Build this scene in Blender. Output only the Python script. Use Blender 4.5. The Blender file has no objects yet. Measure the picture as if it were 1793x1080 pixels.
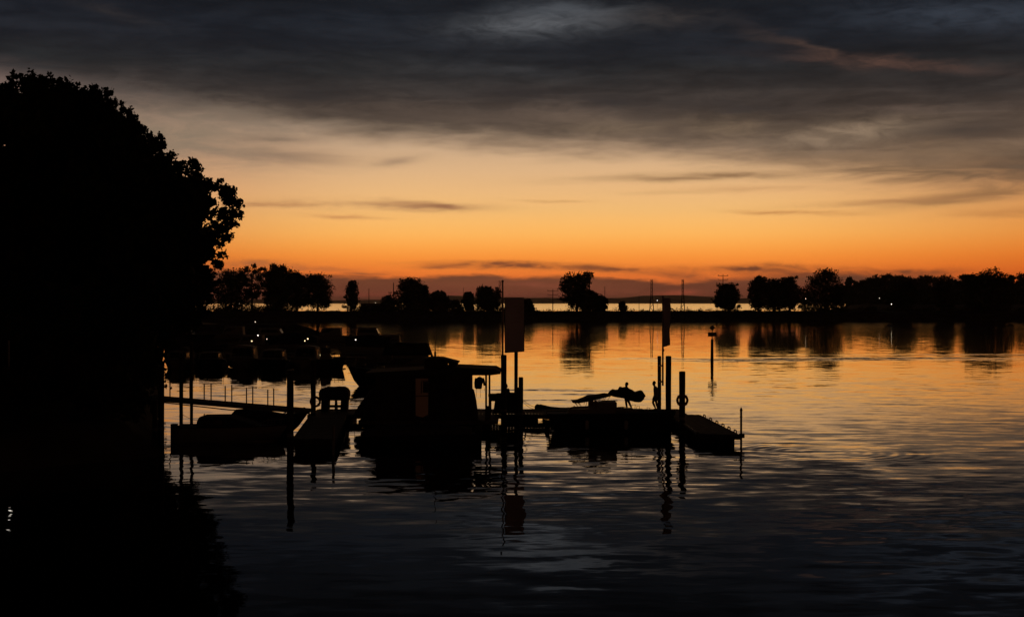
import bpy, math, random
import numpy as np
from mathutils import Vector, Matrix

S = bpy.context.scene
COL = S.collection
PI = math.pi

# ------------------------------------------------------------------ camera
FPX = 1793 * 50 / 36.0
CAMH = 7.1
cam_d = bpy.data.cameras.new("camera")
cam_d.lens = 50.0
cam_d.sensor_width = 36.0
cam_d.clip_start = 0.5
cam_d.clip_end = 60000.0
cam = bpy.data.objects.new("camera", cam_d)
COL.objects.link(cam)
cam.location = (0, 0, CAMH)
cam.rotation_euler = (PI / 2 - math.atan(10 / FPX), 0, 0)
S.camera = cam

# ------------------------------------------------------------------ colour management
S.view_settings.view_transform = 'Standard'
S.view_settings.look = 'None'
S.view_settings.exposure = 0.0
S.view_settings.gamma = 1.0
S.view_settings.use_curve_mapping = False
S.render.engine = 'CYCLES'
S.cycles.max_bounces = 6
S.cycles.diffuse_bounces = 2
S.cycles.glossy_bounces = 4
S.cycles.transmission_bounces = 4
S.cycles.sample_clamp_indirect = 4.0
S.cycles.volume_bounces = 0


def lin(c):
    out = []
    for v in c[:3]:
        v = v / 255.0
        out.append(v / 12.92 if v <= 0.04045 else ((v + 0.055) / 1.055) ** 2.4)
    return tuple(out) + (1.0,)


# ------------------------------------------------------------------ node expressions
class G:
    def __init__(self, nt):
        self.nt = nt

    def n(self, t):
        return self.nt.nodes.new(t)

    def put(self, sock, v):
        if isinstance(v, bpy.types.NodeSocket):
            self.nt.links.new(v, sock)
        else:
            sock.default_value = v

    def m(self, op, a, b=0.0, c=0.0, clamp=False):
        nd = self.n('ShaderNodeMath')
        nd.operation = op
        nd.use_clamp = clamp
        self.put(nd.inputs[0], a)
        self.put(nd.inputs[1], b)
        self.put(nd.inputs[2], c)
        return nd.outputs[0]

    def add(self, a, b): return self.m('ADD', a, b)
    def sub(self, a, b): return self.m('SUBTRACT', a, b)
    def mul(self, a, b): return self.m('MULTIPLY', a, b)
    def mad(self, a, b, c): return self.m('MULTIPLY_ADD', a, b, c)

    def step(self, v, lo, hi, a=0.0, b=1.0):
        nd = self.n('ShaderNodeMapRange')
        nd.interpolation_type = 'SMOOTHSTEP'
        self.put(nd.inputs['Value'], v)
        self.put(nd.inputs['From Min'], lo)
        self.put(nd.inputs['From Max'], hi)
        self.put(nd.inputs['To Min'], a)
        self.put(nd.inputs['To Max'], b)
        return nd.outputs['Result']

    def vec(self, x, y, z=0.0):
        nd = self.n('ShaderNodeCombineXYZ')
        self.put(nd.inputs[0], x)
        self.put(nd.inputs[1], y)
        self.put(nd.inputs[2], z)
        return nd.outputs[0]

    def noise(self, v, scale=1.0, detail=3.0, rough=0.5, dist=0.0):
        nd = self.n('ShaderNodeTexNoise')
        nd.noise_dimensions = '3D'
        self.put(nd.inputs['Vector'], v)
        nd.inputs['Scale'].default_value = scale
        nd.inputs['Detail'].default_value = detail
        nd.inputs['Roughness'].default_value = rough
        nd.inputs['Distortion'].default_value = dist
        return nd.outputs[0]

    def ramp(self, f, stops, interp='LINEAR'):
        nd = self.n('ShaderNodeValToRGB')
        nd.color_ramp.interpolation = interp
        el = nd.color_ramp.elements
        while len(el) < len(stops):
            el.new(0.5)
        for e, (p, c) in zip(el, stops):
            e.position = p
            e.color = c
        self.put(nd.inputs[0], f)
        return nd.outputs[0]

    def lut(self, x, pts, lo, hi, scale):
        f = self.m('DIVIDE', self.sub(x, lo), hi - lo, clamp=True)
        c = self.ramp(f, [((px - lo) / (hi - lo), (v / scale,) * 3 + (1,)) for px, v in pts], 'B_SPLINE' if False else 'EASE')
        return self.mul(c, scale)

    def mix(self, f, a, b, blend='MIX'):
        nd = self.n('ShaderNodeMix')
        nd.data_type = 'RGBA'
        nd.blend_type = blend
        self.put(nd.inputs[0], f)
        self.put(nd.inputs[6], a)
        self.put(nd.inputs[7], b)
        return nd.outputs[2]


# ------------------------------------------------------------------ world: dusk sky
W = bpy.data.worlds.new("World")
S.world = W
W.use_nodes = True
nt = W.node_tree
nt.nodes.clear()
g = G(nt)
tc = g.n('ShaderNodeTexCoord')
sep = g.n('ShaderNodeSeparateXYZ')
nt.links.new(tc.outputs['Generated'], sep.inputs[0])
dx, dy, dz = sep.outputs
AZ = g.mul(g.m('ARCTAN2', dx, dy), FPX)              # milliradian-like units along the horizon, 0 = view axis
EL = g.mul(g.m('ARCSINE', dz), FPX)
ELa = g.m('ABSOLUTE', EL)


def aX(x): return math.atan((x - 896.5) / FPX) * FPX
def aY(x, y): return math.atan((530 - y) / FPX * math.cos(math.atan((x - 896.5) / FPX))) * FPX


n1 = g.sub(g.noise(g.vec(g.mul(AZ, 1 / 330), g.mul(EL, 1 / 60), 1.3), 1, 4, 0.55), 0.5)
n2 = g.sub(g.noise(g.vec(g.mul(AZ, 1 / 95), g.mul(EL, 1 / 17), 7.7), 1, 5, 0.6, 0.4), 0.5)
n3 = g.noise(g.vec(g.mul(AZ, 1 / 210), g.mul(EL, 1 / 26), 3.1), 1, 5, 0.58, 0.7)
n4 = g.noise(g.vec(g.mul(AZ, 1 / 64), g.mul(EL, 1 / 19), 9.1), 1, 5, 0.62, 0.8)
Xw = g.mad(n2, 60, AZ)
Yw = g.mad(n2, 34, g.mad(n1, 60, EL))
Ys = g.mad(n2, 16, g.mad(n1, 9, EL))

# clear glow over the set sun
stops = [(0, (206, 96, 58)), (30, (238, 116, 54)), (46, (246, 123, 51)), (62, (255, 139, 55)), (80, (262, 156, 63)), (100, (264, 174, 79)),
         (120, (262, 187, 96)), (140, (257, 191, 108)), (162, (248, 191, 119)), (192, (240, 188, 128)), (230, (226, 182, 135)), (266, (208, 172, 136)),
         (305, (176, 151, 126)), (350, (135, 119, 107)), (420, (95, 93, 94)), (530, (72, 77, 86)), (700, (44, 49, 59)),
         (1000, (24, 28, 36))]
glow = g.ramp(g.m('DIVIDE', ELa, 1000.0, clamp=True), [(p / 1000, lin(c)) for p, c in stops])
aoff = g.m('ABSOLUTE', g.sub(AZ, 40))
t = g.mul(g.step(aoff, 260, 1120), g.step(ELa, 180, 430, 1.0, 0.35))
glow = g.mix(1.0, glow, g.mix(t, (1, 1, 1, 1), (0.72, 0.50, 0.39, 1)), 'MULTIPLY')
tl = g.mul(g.step(AZ, -150, -800), g.step(ELa, 120, 350, 1.0, 0.5))
glow = g.mix(1.0, glow, g.mix(tl, (1, 1, 1, 1), (0.80, 0.74, 0.84, 1)), 'MULTIPLY')


def gauss(cx, cy, sx, sy, ang=0.0, amp=1.0, tex=None, X=None, Y=None):
    X = Xw if X is None else X
    Y = Ys if Y is None else Y
    px, py = aX(cx), aY(cx, cy)
    ca, sa = math.cos(ang), math.sin(ang)
    # ang > 0 : falls towards the right
    ex, ey = g.sub(X, px), g.sub(Y, py)
    if ang:
        u = g.mad(ex, ca / sx, g.mul(ey, -sa / sx))
        v = g.mad(ex, sa / sy, g.mul(ey, ca / sy))
    else:
        u, v = g.mul(ex, 1 / sx), g.mul(ey, 1 / sy)
    q = g.m('EXPONENT', g.mul(g.mad(u, u, g.mul(v, v)), -1.0))
    q = g.mul(q, amp)
    if tex is not None:
        q = g.mul(q, tex)
    return g.m('MINIMUM', q, 1.0)


streak_tex = g.step(n3, 0.30, 0.66, 0.35, 1.35)
fine_tex = g.step(n4, 0.28, 0.68, 0.45, 1.25)
col = glow
# thin streaks below the deck (seen dark against the glow)
for cx, cy, sx, sy, ang, c, amp in [
    (690, 360, 135, 8, 0.02, (188, 138, 94), 0.9), (765, 362, 42, 5, 0.05, (160, 112, 78), 0.8), (620, 356, 60, 4, -0.05, (186, 136, 94), 0.6), (475, 359, 90, 5, 0.0, (176, 122, 82), 0.8), (610, 379, 60, 4, 0.03, (196, 132, 84), 0.5),
    (450, 272, 150, 18, 0.04, (146, 118, 96), 0.7), (690, 284, 45, 7, -0.15, (160, 130, 104), 0.55), (470, 244, 65, 6, 0.0, (112, 94, 80), 0.6),
    (330, 255, 150, 40, 0.1, (150, 128, 106), 0.6),
    (1240, 309, 190, 7, -0.02, (158, 122, 86), 0.85), (1480, 285, 190, 24, 0.04, (140, 112, 84), 0.75), (1640, 310, 170, 22, 0.06, (116, 90, 66), 0.85),
    (1780, 290, 120, 34, 0.0, (98, 78, 62), 0.7), (1400, 373, 85, 4, 0.02, (196, 134, 78), 0.9), (1700, 345, 120, 10, -0.1, (140, 102, 68), 0.7),
    (1600, 352, 160, 5, -0.03, (176, 126, 82), 0.6), (1330, 330, 120, 6, 0.0, (206, 154, 104), 0.5), (1780, 372, 90, 8, 0.0, (170, 112, 66), 0.5),
    (970, 352, 60, 2.5, 0.03, (214, 158, 98), 0.5), (1180, 338, 100, 4, 0.0, (214, 166, 110), 0.35)]:
    col = g.mix(gauss(cx, cy, sx, sy, ang, amp, streak_tex), col, lin(c))

# the cloud deck
edge = g.lut(AZ, [(-1000, 395), (-650, 352), (-400, 312), (-200, 288), (0, 273), (200, 262), (420, 250), (640, 232), (1000, 205)], -1000, 1000, 500)
soft = g.sub(g.mad(n1, 70, g.mad(n2, 30, EL)), edge)
deck = g.mul(g.step(soft, -26, 32), 0.95)
dst = [(150, (126, 98, 74)), (215, (112, 90, 71)), (255, (99, 82, 68)), (290, (84, 71, 61)), (325, (64, 55, 50)), (360, (46, 42, 41)), (400, (31, 32, 34)),
       (440, (24, 27, 33)), (490, (21, 25, 32)), (540, (18, 20, 24)), (610, (10, 11, 14)), (700, (6, 7, 10)), (1000, (5, 6, 9))]
n5 = g.noise(g.vec(g.mul(AZ, 1 / 380), g.mul(EL, 1 / 75), 17.2), 1, 3, 0.5, 0.5)
dcol = g.ramp(g.m('DIVIDE', g.mad(n1, 70, ELa), 1000.0, clamp=True), [(p / 1000, lin(c)) for p, c in dst])
dcol = g.mix(1.0, dcol, g.mix(g.step(n5, 0.32, 0.66), (0.74, 0.75, 0.78, 1), (1.3, 1.29, 1.27, 1)), 'MULTIPLY')
dcol = g.mix(1.0, dcol, g.mix(g.step(n3, 0.28, 0.72), (0.72, 0.72, 0.74, 1), (1.3, 1.28, 1.25, 1)), 'MULTIPLY')
dcol = g.mix(1.0, dcol, g.mix(g.step(n4, 0.3, 0.7), (0.86, 0.86, 0.87, 1), (1.16, 1.15, 1.14, 1)), 'MULTIPLY')
col = g.mix(deck, col, dcol)
# lighter and darker places in the deck
for cx, cy, sx, sy, ang, c, amp in [
    (950, 42, 135, 24, -0.05, (96, 98, 102), 0.75), (1010, 20, 90, 16, 0.1, (84, 88, 94), 0.5), (1150, 32, 110, 16, 0.02, (62, 56, 53), 0.55), (1690, 28, 190, 24, 0.05, (56, 62, 72), 0.7),
    (1425, 88, 75, 9, 0.38, (74, 58, 52), 0.75), (1555, 112, 150, 9, 0.11, (84, 62, 54), 0.85), (1330, 62, 50, 12, 0.3, (56, 48, 46), 0.5),
    (1480, 236, 120, 17, -0.08, (146, 124, 102), 0.85), (1590, 193, 60, 6, 0.03, (100, 84, 74), 0.6), (1650, 265, 140, 18, 0.02, (122, 98, 76), 0.6),
    (1100, 222, 110, 14, 0.0, (126, 106, 86), 0.6), (1010, 205, 130, 14, 0.05, (104, 88, 76), 0.6), (1270, 225, 60, 18, 0.0, (122, 102, 82), 0.6), (1250, 170, 130, 14, 0.0, (76, 67, 62), 0.5),
    (400, 205, 180, 26, 0.12, (128, 112, 96), 0.7), (300, 235, 120, 34, 0.15, (134, 118, 100), 0.7), (220, 165, 160, 28, 0.05, (72, 66, 64), 0.5), (740, 126, 90, 9, 0.0, (54, 53, 54), 0.6),
    (900, 125, 120, 10, 0.05, (62, 62, 64), 0.45), (200, 22, 70, 12, 0.2, (50, 46, 46), 0.5), (60, 100, 120, 20, 0.0, (44, 46, 48), 0.5),
    (700, 200, 200, 22, 0.06, (82, 70, 62), 0.6), (1700, 228, 110, 14, 0.0, (66, 57, 52), 0.6), (1130, 205, 40, 14, 0.1, (74, 64, 58), 0.6), (1320, 190, 70, 10, 0.1, (58, 52, 50), 0.6),
    (1080, 178, 50, 7, 0.1, (50, 46, 46), 0.6), (900, 165, 60, 9, 0.0, (52, 47, 47), 0.5), (560, 165, 60, 14, 0.0, (44, 42, 43), 0.5), (1180, 225, 25, 12, 0.2, (86, 72, 62), 0.6)]:
    col = g.mix(gauss(cx, cy, sx, sy, ang, amp, fine_tex, Y=g.mad(n2, 22, g.mad(n1, 12, EL))), col, lin(c))

# cloud bank low over the horizon
for cx, cy, sx, sy, ang, c, amp in [
    (905, 465, 140, 6, 0.01, (142, 80, 48), 1.0), (1060, 470, 80, 6, 0.05, (136, 76, 46), 0.9), (780, 468, 45, 3, 0.0, (150, 84, 50), 0.7),
    (1310, 471, 110, 7, 0.0, (126, 70, 44), 1.0), (1590, 478, 75, 7, 0.0, (120, 66, 42), 0.95), (1440, 482, 120, 9, 0.0, (118, 66, 44), 0.8), (1195, 484, 60, 7, 0.05, (140, 78, 48), 0.8),
    (560, 470, 70, 5, 0.05, (196, 108, 58), 0.7), (420, 462, 90, 7, 0.0, (150, 92, 60), 0.6), (640, 480, 40, 3, 0.0, (150, 84, 52), 0.8)]:
    col = g.mix(gauss(cx, cy, sx, sy, ang, amp, fine_tex), col, lin(c))
bank_e = g.lut(AZ, [(-1000, 62), (-480, 58), (-300, 48), (-190, 46), (-110, 47), (-58, 51), (10, 44), (60, 47), (130, 48), (190, 44), (262, 37), (350, 42), (430, 48), (560, 50), (680, 46), (900, 32)], -1000, 1000, 100)
bw = g.mad(n2, 20, g.mad(n4, 9, EL))
bank = g.mul(g.step(g.sub(bw, bank_e), 7, -3), 0.95)
bst = [(0, (122, 66, 52)), (14, (122, 66, 50)), (28, (114, 65, 48)), (45, (108, 66, 47)), (70, (124, 74, 50))]
bcol = g.ramp(g.m('DIVIDE', g.mad(n2, 14, ELa), 100.0, clamp=True), [(p / 100, lin(c)) for p, c in bst])
bcol = g.mix(1.0, bcol, g.mix(g.step(n3, 0.3, 0.7), (0.85, 0.85, 0.87, 1), (1.15, 1.13, 1.1, 1)), 'MULTIPLY')
col = g.mix(bank, col, bcol)
for cx, cy, sx, sy, c, amp in [(1185, 515, 38, 4, (172, 82, 58), 0.9), (640, 517, 45, 5, (152, 72, 56), 0.8), (930, 501, 42, 4, (150, 80, 58), 0.7),
                               (885, 518, 80, 4, (140, 68, 54), 0.5), (790, 517, 50, 3, (146, 70, 54), 0.6), (1010, 517, 60, 3, (138, 68, 54), 0.5), (1000, 500, 30, 3, (158, 82, 58), 0.6)]:
    col = g.mix(gauss(cx, cy, sx, sy, 0, amp, None), col, lin(c))

# the sky darkens away from the set sun and towards the zenith
aw = g.m('ABSOLUTE', AZ)
back = g.mul(g.step(aw, 900, 4200, 1.0, 0.16), g.step(ELa, 500, 3400, 1.0, 0.34))
col = g.mix(1.0, col, g.vec(back, back, back), 'MULTIPLY')
# a little of the physical twilight sky on top
sky = g.n('ShaderNodeTexSky')
sky.sky_type = 'NISHITA'
sky.sun_disc = False
sky.sun_elevation = math.radians(-3.0)
sky.sun_rotation = math.radians(1.0)
bg1 = g.n('ShaderNodeBackground')
nt.links.new(col, bg1.inputs[0])
bg1.inputs[1].default_value = 1.0
bg2 = g.n('ShaderNodeBackground')
nt.links.new(sky.outputs[0], bg2.inputs[0])
bg2.inputs[1].default_value = 0.002
ad = g.n('ShaderNodeAddShader')
nt.links.new(bg1.outputs[0], ad.inputs[0])
nt.links.new(bg2.outputs[0], ad.inputs[1])
wo = g.n('ShaderNodeOutputWorld')
nt.links.new(ad.outputs[0], wo.inputs[0])
W.cycles.sampling_method = 'MANUAL'
W.cycles.sample_map_resolution = 512

# ------------------------------------------------------------------ helpers
def at(x, y, D):
    """photo pixel -> point in the place at distance D (metres ahead of the camera)"""
    return Vector(((x - 896.5) / FPX * D, D, CAMH - (y - 530) / FPX * D))
def wx(x, D): return (x - 896.5) / FPX * D
def wz(y, D): return CAMH - (y - 530) / FPX * D


MATS = {}
def mat(name, rgb, rough=0.7, var=0.25, scale=3.0, metal=0.0, spec=0.3, bump=0.0):
    if name in MATS:
        return MATS[name]
    m = bpy.data.materials.new(name)
    m.use_nodes = True
    g = G(m.node_tree)
    b = m.node_tree.nodes['Principled BSDF']
    tcn = g.n('ShaderNodeTexCoord')
    nz = g.noise(tcn.outputs['Object'], scale, 4, 0.6)
    lo = tuple(c * (1 - var) for c in rgb) + (1,)
    hi = tuple(min(1, c * (1 + var)) for c in rgb) + (1,)
    c = g.mix(g.step(nz, 0.3, 0.7), lo, hi)
    g.put(b.inputs['Base Color'], c)
    b.inputs['Roughness'].default_value = rough
    b.inputs['Metallic'].default_value = metal
    b.inputs['Specular IOR Level'].default_value = spec
    if bump:
        bn = g.n('ShaderNodeBump')
        bn.inputs['Strength'].default_value = bump
        bn.inputs['Distance'].default_value = 0.02
        g.put(bn.inputs['Height'], g.noise(tcn.outputs['Object'], scale * 6, 4, 0.6))
        g.put(b.inputs['Normal'], bn.outputs[0])
    MATS[name] = m
    return m


def emis(name, rgb, strength):
    m = bpy.data.materials.new(name)
    m.use_nodes = True
    b = m.node_tree.nodes['Principled BSDF']
    b.inputs['Base Color'].default_value = (0.1, 0.1, 0.1, 1)
    b.inputs['Emission Color'].default_value = rgb + (1,)
    b.inputs['Emission Strength'].default_value = strength
    MATS[name] = m
    return m


wood = mat('weathered wood', (0.13, 0.10, 0.075), 0.8, 0.35, 2.0, bump=0.4)
darkwood = mat('tarred wood', (0.05, 0.042, 0.035), 0.75, 0.35, 2.0, bump=0.4)
deckwood = mat('grey decking', (0.16, 0.145, 0.125), 0.75, 0.3, 3.0, bump=0.3)
steel = mat('galvanised steel', (0.22, 0.22, 0.23), 0.5, 0.2, 4.0, 0.6)
alloy = mat('mast steel', (0.08, 0.08, 0.085), 0.6, 0.2, 1.0)
rubber = mat('black rubber', (0.025, 0.025, 0.027), 0.75, 0.2, 5.0)
gelcoat = mat('weathered gelcoat', (0.34, 0.34, 0.34), 0.6, 0.1, 1.0, spec=0.2)
navy = mat('navy hull paint', (0.025, 0.032, 0.055), 0.55, 0.15, 1.0, spec=0.2)
canvas = mat('navy canvas', (0.04, 0.05, 0.075), 0.9, 0.25, 4.0)
greycanvas = mat('grey canvas', (0.10, 0.10, 0.11), 0.9, 0.25, 4.0)
darkglass = mat('tinted boat glass', (0.02, 0.022, 0.025), 0.25, 0.1, 1.0, spec=0.3)
bark = mat('bark', (0.07, 0.055, 0.04), 0.9, 0.35, 2.0, bump=0.5)
leafm = mat('dark leaves', (0.045, 0.065, 0.028), 0.8, 0.35, 0.7, spec=0.1)
leafm2 = mat('olive leaves', (0.055, 0.06, 0.03), 0.8, 0.35, 0.5, spec=0.1)
earth = mat('bank earth', (0.09, 0.08, 0.06), 0.95, 0.35, 0.3, spec=0.1)
rockm = mat('riprap stone', (0.12, 0.115, 0.11), 0.9, 0.35, 0.4, spec=0.1)
hillm = mat('distant wooded hills', (0.06, 0.07, 0.05), 0.95, 0.25, 0.002, spec=0.0)
concrete = mat('quay concrete', (0.22, 0.21, 0.20), 0.9, 0.25, 0.8, spec=0.2)
skinm = mat('skin', (0.30, 0.20, 0.15), 0.6, 0.1, 6.0)
hairm = mat('dark hair', (0.03, 0.022, 0.018), 0.7, 0.2, 20.0)
shortm = mat('dark swim shorts', (0.03, 0.035, 0.06), 0.85, 0.2, 8.0)
shirtm = mat('dark shirt', (0.05, 0.05, 0.06), 0.9, 0.2, 8.0)
roofm = mat('bitumen roof', (0.06, 0.06, 0.062), 0.85, 0.25, 1.5)
plankm = mat('stained cabin boards', (0.07, 0.05, 0.04), 0.8, 0.35, 1.5, bump=0.3)
ropem = mat('rope', (0.20, 0.17, 0.12), 0.9, 0.25, 12.0)
redm = mat('faded red towel', (0.30, 0.08, 0.06), 0.95, 0.2, 8.0)
signm = mat('painted sign board', (0.25, 0.25, 0.24), 0.6, 0.1, 3.0)
whiterub = mat('white fender rubber', (0.5, 0.5, 0.48), 0.4, 0.1, 4.0, spec=0.5)
warm = emis('warm lamp glow', (1.0, 0.76, 0.36), 3.0)
white = emis('white lamp glow', (1.0, 0.92, 0.78), 2.4)
bright = emis('bright shore lamp glow', (1.0, 0.86, 0.6), 3.2)
dim = emis('dim lamp glow', (1.0, 0.85, 0.6), 1.6)
orange = emis('orange lantern glow', (1.0, 0.30, 0.09), 0.32)
inside = emis('dim door glow', (1.0, 0.32, 0.13), 0.0065)  # reddish glow of the doorway, put into the door panel's own emission


class MB:
    def __init__(self):
        self.v, self.f = [], []

    def raw(self, vs, fs):
        o = len(self.v)
        self.v += [tuple(p) for p in vs]
        self.f += [tuple(i + o for i in q) for q in fs]
        return self

    def box(self, c, s, rz=0.0, ry=0.0):
        hx, hy, hz = s[0] / 2, s[1] / 2, s[2] / 2
        M = Matrix.Rotation(rz, 3, 'Z') @ Matrix.Rotation(ry, 3, 'Y')
        vs = [Vector(c) + M @ Vector((a * hx, b * hy, d * hz)) for a in (-1, 1) for b in (-1, 1) for d in (-1, 1)]
        return self.raw(vs, [(0, 1, 3, 2), (4, 6, 7, 5), (0, 4, 5, 1), (2, 3, 7, 6), (0, 2, 6, 4), (1, 5, 7, 3)])

    def tube(self, pts, r, n=8, cap=True):
        pts = [Vector(p) for p in pts]
        rs = r if isinstance(r, (list, tuple)) else [r] * len(pts)
        rings = []
        ref = None
        for i, p in enumerate(pts):
            a = pts[max(i - 1, 0)]
            b = pts[min(i + 1, len(pts) - 1)]
            d = (b - a)
            if d.length < 1e-9:
                d = Vector((0, 0, 1))
            d.normalize()
            if ref is None:
                ref = Vector((1, 0, 0)) if abs(d.x) < 0.8 else Vector((0, 1, 0))
            u = ref - d * ref.dot(d)
            if u.length < 1e-6:
                u = d.orthogonal()
            u.normalize()
            ref = u
            w = d.cross(u)
            rings.append([p + (u * math.cos(k * 2 * PI / n) + w * math.sin(k * 2 * PI / n)) * rs[i] for k in range(n)])
        vs = [q for ring in rings for q in ring]
        fs = []
        for i in range(len(pts) - 1):
            for k in range(n):
                a, b = i * n + k, i * n + (k + 1) % n
                fs.append((a, b, b + n, a + n))
        if cap:
            fs.append(tuple(range(n - 1, -1, -1)))
            L = (len(pts) - 1) * n
            fs.append(tuple(range(L, L + n)))
        return self.raw(vs, fs)

    def loft(self, secs, closed=True, cap=True):
        n = len(secs[0])
        vs = [p for s in secs for p in s]
        fs = []
        for i in range(len(secs) - 1):
            for k in range(n if closed else n - 1):
                a, b = i * n + k, i * n + (k + 1) % n
                fs.append((a, b, b + n, a + n))
        if cap:
            fs.append(tuple(range(n - 1, -1, -1)))
            L = (len(secs) - 1) * n
            fs.append(tuple(range(L, L + n)))
        return self.raw(vs, fs)

    def prism(self, poly, y0, y1):
        """polygon in the x-z plane, extruded from y0 to y1"""
        n = len(poly)
        vs = [(x, y0, z) for x, z in poly] + [(x, y1, z) for x, z in poly]
        fs = [tuple(range(n)), tuple(range(2 * n - 1, n - 1, -1))]
        for k in range(n):
            a, b = k, (k + 1) % n
            fs.append((b, a, a + n, b + n))
        return self.raw(vs, fs)

    def ball(self, c, r, nu=10, nv=6):
        r = r if isinstance(r, (tuple, list)) else (r, r, r)
        vs, fs = [], []
        for j in range(nv + 1):
            th = PI * j / nv
            for i in range(nu):
                ph = 2 * PI * i / nu
                vs.append((c[0] + r[0] * math.sin(th) * math.cos(ph), c[1] + r[1] * math.sin(th) * math.sin(ph), c[2] + r[2] * math.cos(th)))
        for j in range(nv):
            for i in range(nu):
                a, b = j * nu + i, j * nu + (i + 1) % nu
                fs.append((a, a + nu, b + nu, b))
        return self.raw(vs, fs)

    def ring(self, c, R, r, axis='Y', n=24, k=8):
        secs = []
        for i in range(n + 1):
            a = 2 * PI * i / n
            s = []
            for j in range(k):
                b = 2 * PI * j / k
                rr = R + r * math.cos(b)
                h = r * math.sin(b)
                s.append((c[0] + rr * math.cos(a), c[1] + h, c[2] + rr * math.sin(a)) if axis == 'Y' else (c[0] + rr * math.cos(a), c[1] + rr * math.sin(a), c[2] + h))
            secs.append(s)
        return self.loft(secs, True, False)

    def build(self, name, m, parent=None, smooth=False):
        off = Vector(parent['_o']) if parent is not None and '_o' in parent else Vector((0, 0, 0))
        me = bpy.data.meshes.new(name)
        me.from_pydata([tuple(Vector(p) - off) for p in self.v], [], self.f)
        me.validate()
        # consistent outward normals
        import bmesh
        bm = bmesh.new()
        bm.from_mesh(me)
        bmesh.ops.recalc_face_normals(bm, faces=bm.faces)
        bm.to_mesh(me)
        bm.free()
        if smooth:
            me.polygons.foreach_set('use_smooth', [True] * len(me.polygons))
        me.materials.append(m)
        o = bpy.data.objects.new(name, me)
        COL.objects.link(o)
        if parent is not None:
            o.parent = parent
            if '_o' in parent:
                o['_o'] = tuple(off)
        return o


USED = {}
def tag(o, label, cat, group=None):
    o['label'] = label
    o['category'] = cat
    if group:
        o['group'] = group
    if label in USED and not group:
        print('DUPLICATE LABEL', label)
    USED[label] = 1
    return o


def thing(name, label, cat, loc=(0, 0, 0), group=None, absolute=True):
    """Empty at the thing's base. With absolute=True its parts are given in place coordinates."""
    e = bpy.data.objects.new(name, None)
    e.empty_display_size = 0.3
    COL.objects.link(e)
    e.location = loc
    tag(e, label, cat, group)
    e['_o'] = tuple(loc) if absolute else (0.0, 0.0, 0.0)
    return e


def struct(o, kind='structure'):
    o['kind'] = kind
    return o


def copy_tree(o, parent=None):
    c = o.copy()
    COL.objects.link(c)
    if parent is not None:
        c.parent = parent
    for ch in list(o.children):
        copy_tree(ch, c)
    return c


def np_mesh(name, V, Q, m, parent=None, off=(0, 0, 0)):
    me = bpy.data.meshes.new(name)
    V = np.asarray(V, np.float32) - np.asarray(off, np.float32)
    Q = np.asarray(Q, np.int32)
    k = Q.shape[1]
    me.vertices.add(len(V))
    me.vertices.foreach_set('co', V.ravel())
    me.loops.add(Q.size)
    me.loops.foreach_set('vertex_index', Q.ravel())
    me.polygons.add(len(Q))
    me.polygons.foreach_set('loop_start', np.arange(0, Q.size, k, dtype=np.int32))
    me.polygons.foreach_set('loop_total', np.full(len(Q), k, np.int32))
    me.update(calc_edges=True)
    me.materials.append(m)
    o = bpy.data.objects.new(name, me)
    COL.objects.link(o)
    if parent is not None:
        o.parent = parent
    return o


def leaf_cloud(C, R, n, smin, smax, rng, core=0.35):
    """n kite-shaped leaves scattered through ellipsoids with centres C and radii R"""
    C, R = np.asarray(C, float), np.asarray(R, float)
    w = (R[:, 0] * R[:, 1] * R[:, 2]) ** 0.66
    idx = rng.choice(len(C), n, p=w / w.sum())
    d = rng.normal(size=(n, 3))
    d /= np.linalg.norm(d, axis=1)[:, None]
    rad = rng.random(n) ** core
    P = C[idx] + d * rad[:, None] * R[idx] * (1 + 0.22 * rng.normal(size=(n, 1)))
    a = rng.normal(size=(n, 3)); a /= np.linalg.norm(a, axis=1)[:, None]
    b = rng.normal(size=(n, 3)); b -= a * (a * b).sum(1)[:, None]; b /= np.linalg.norm(b, axis=1)[:, None]
    s = (smin + (smax - smin) * rng.random(n) ** 1.5)[:, None]
    V = np.stack([P - a * s * 0.55, P + b * s * 0.36 - a * s * 0.05, P + a * s * 0.55, P - b * s * 0.36 - a * s * 0.05], 1).reshape(-1, 3)
    Q = np.arange(4 * n).reshape(-1, 4)
    return V, Q


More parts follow.
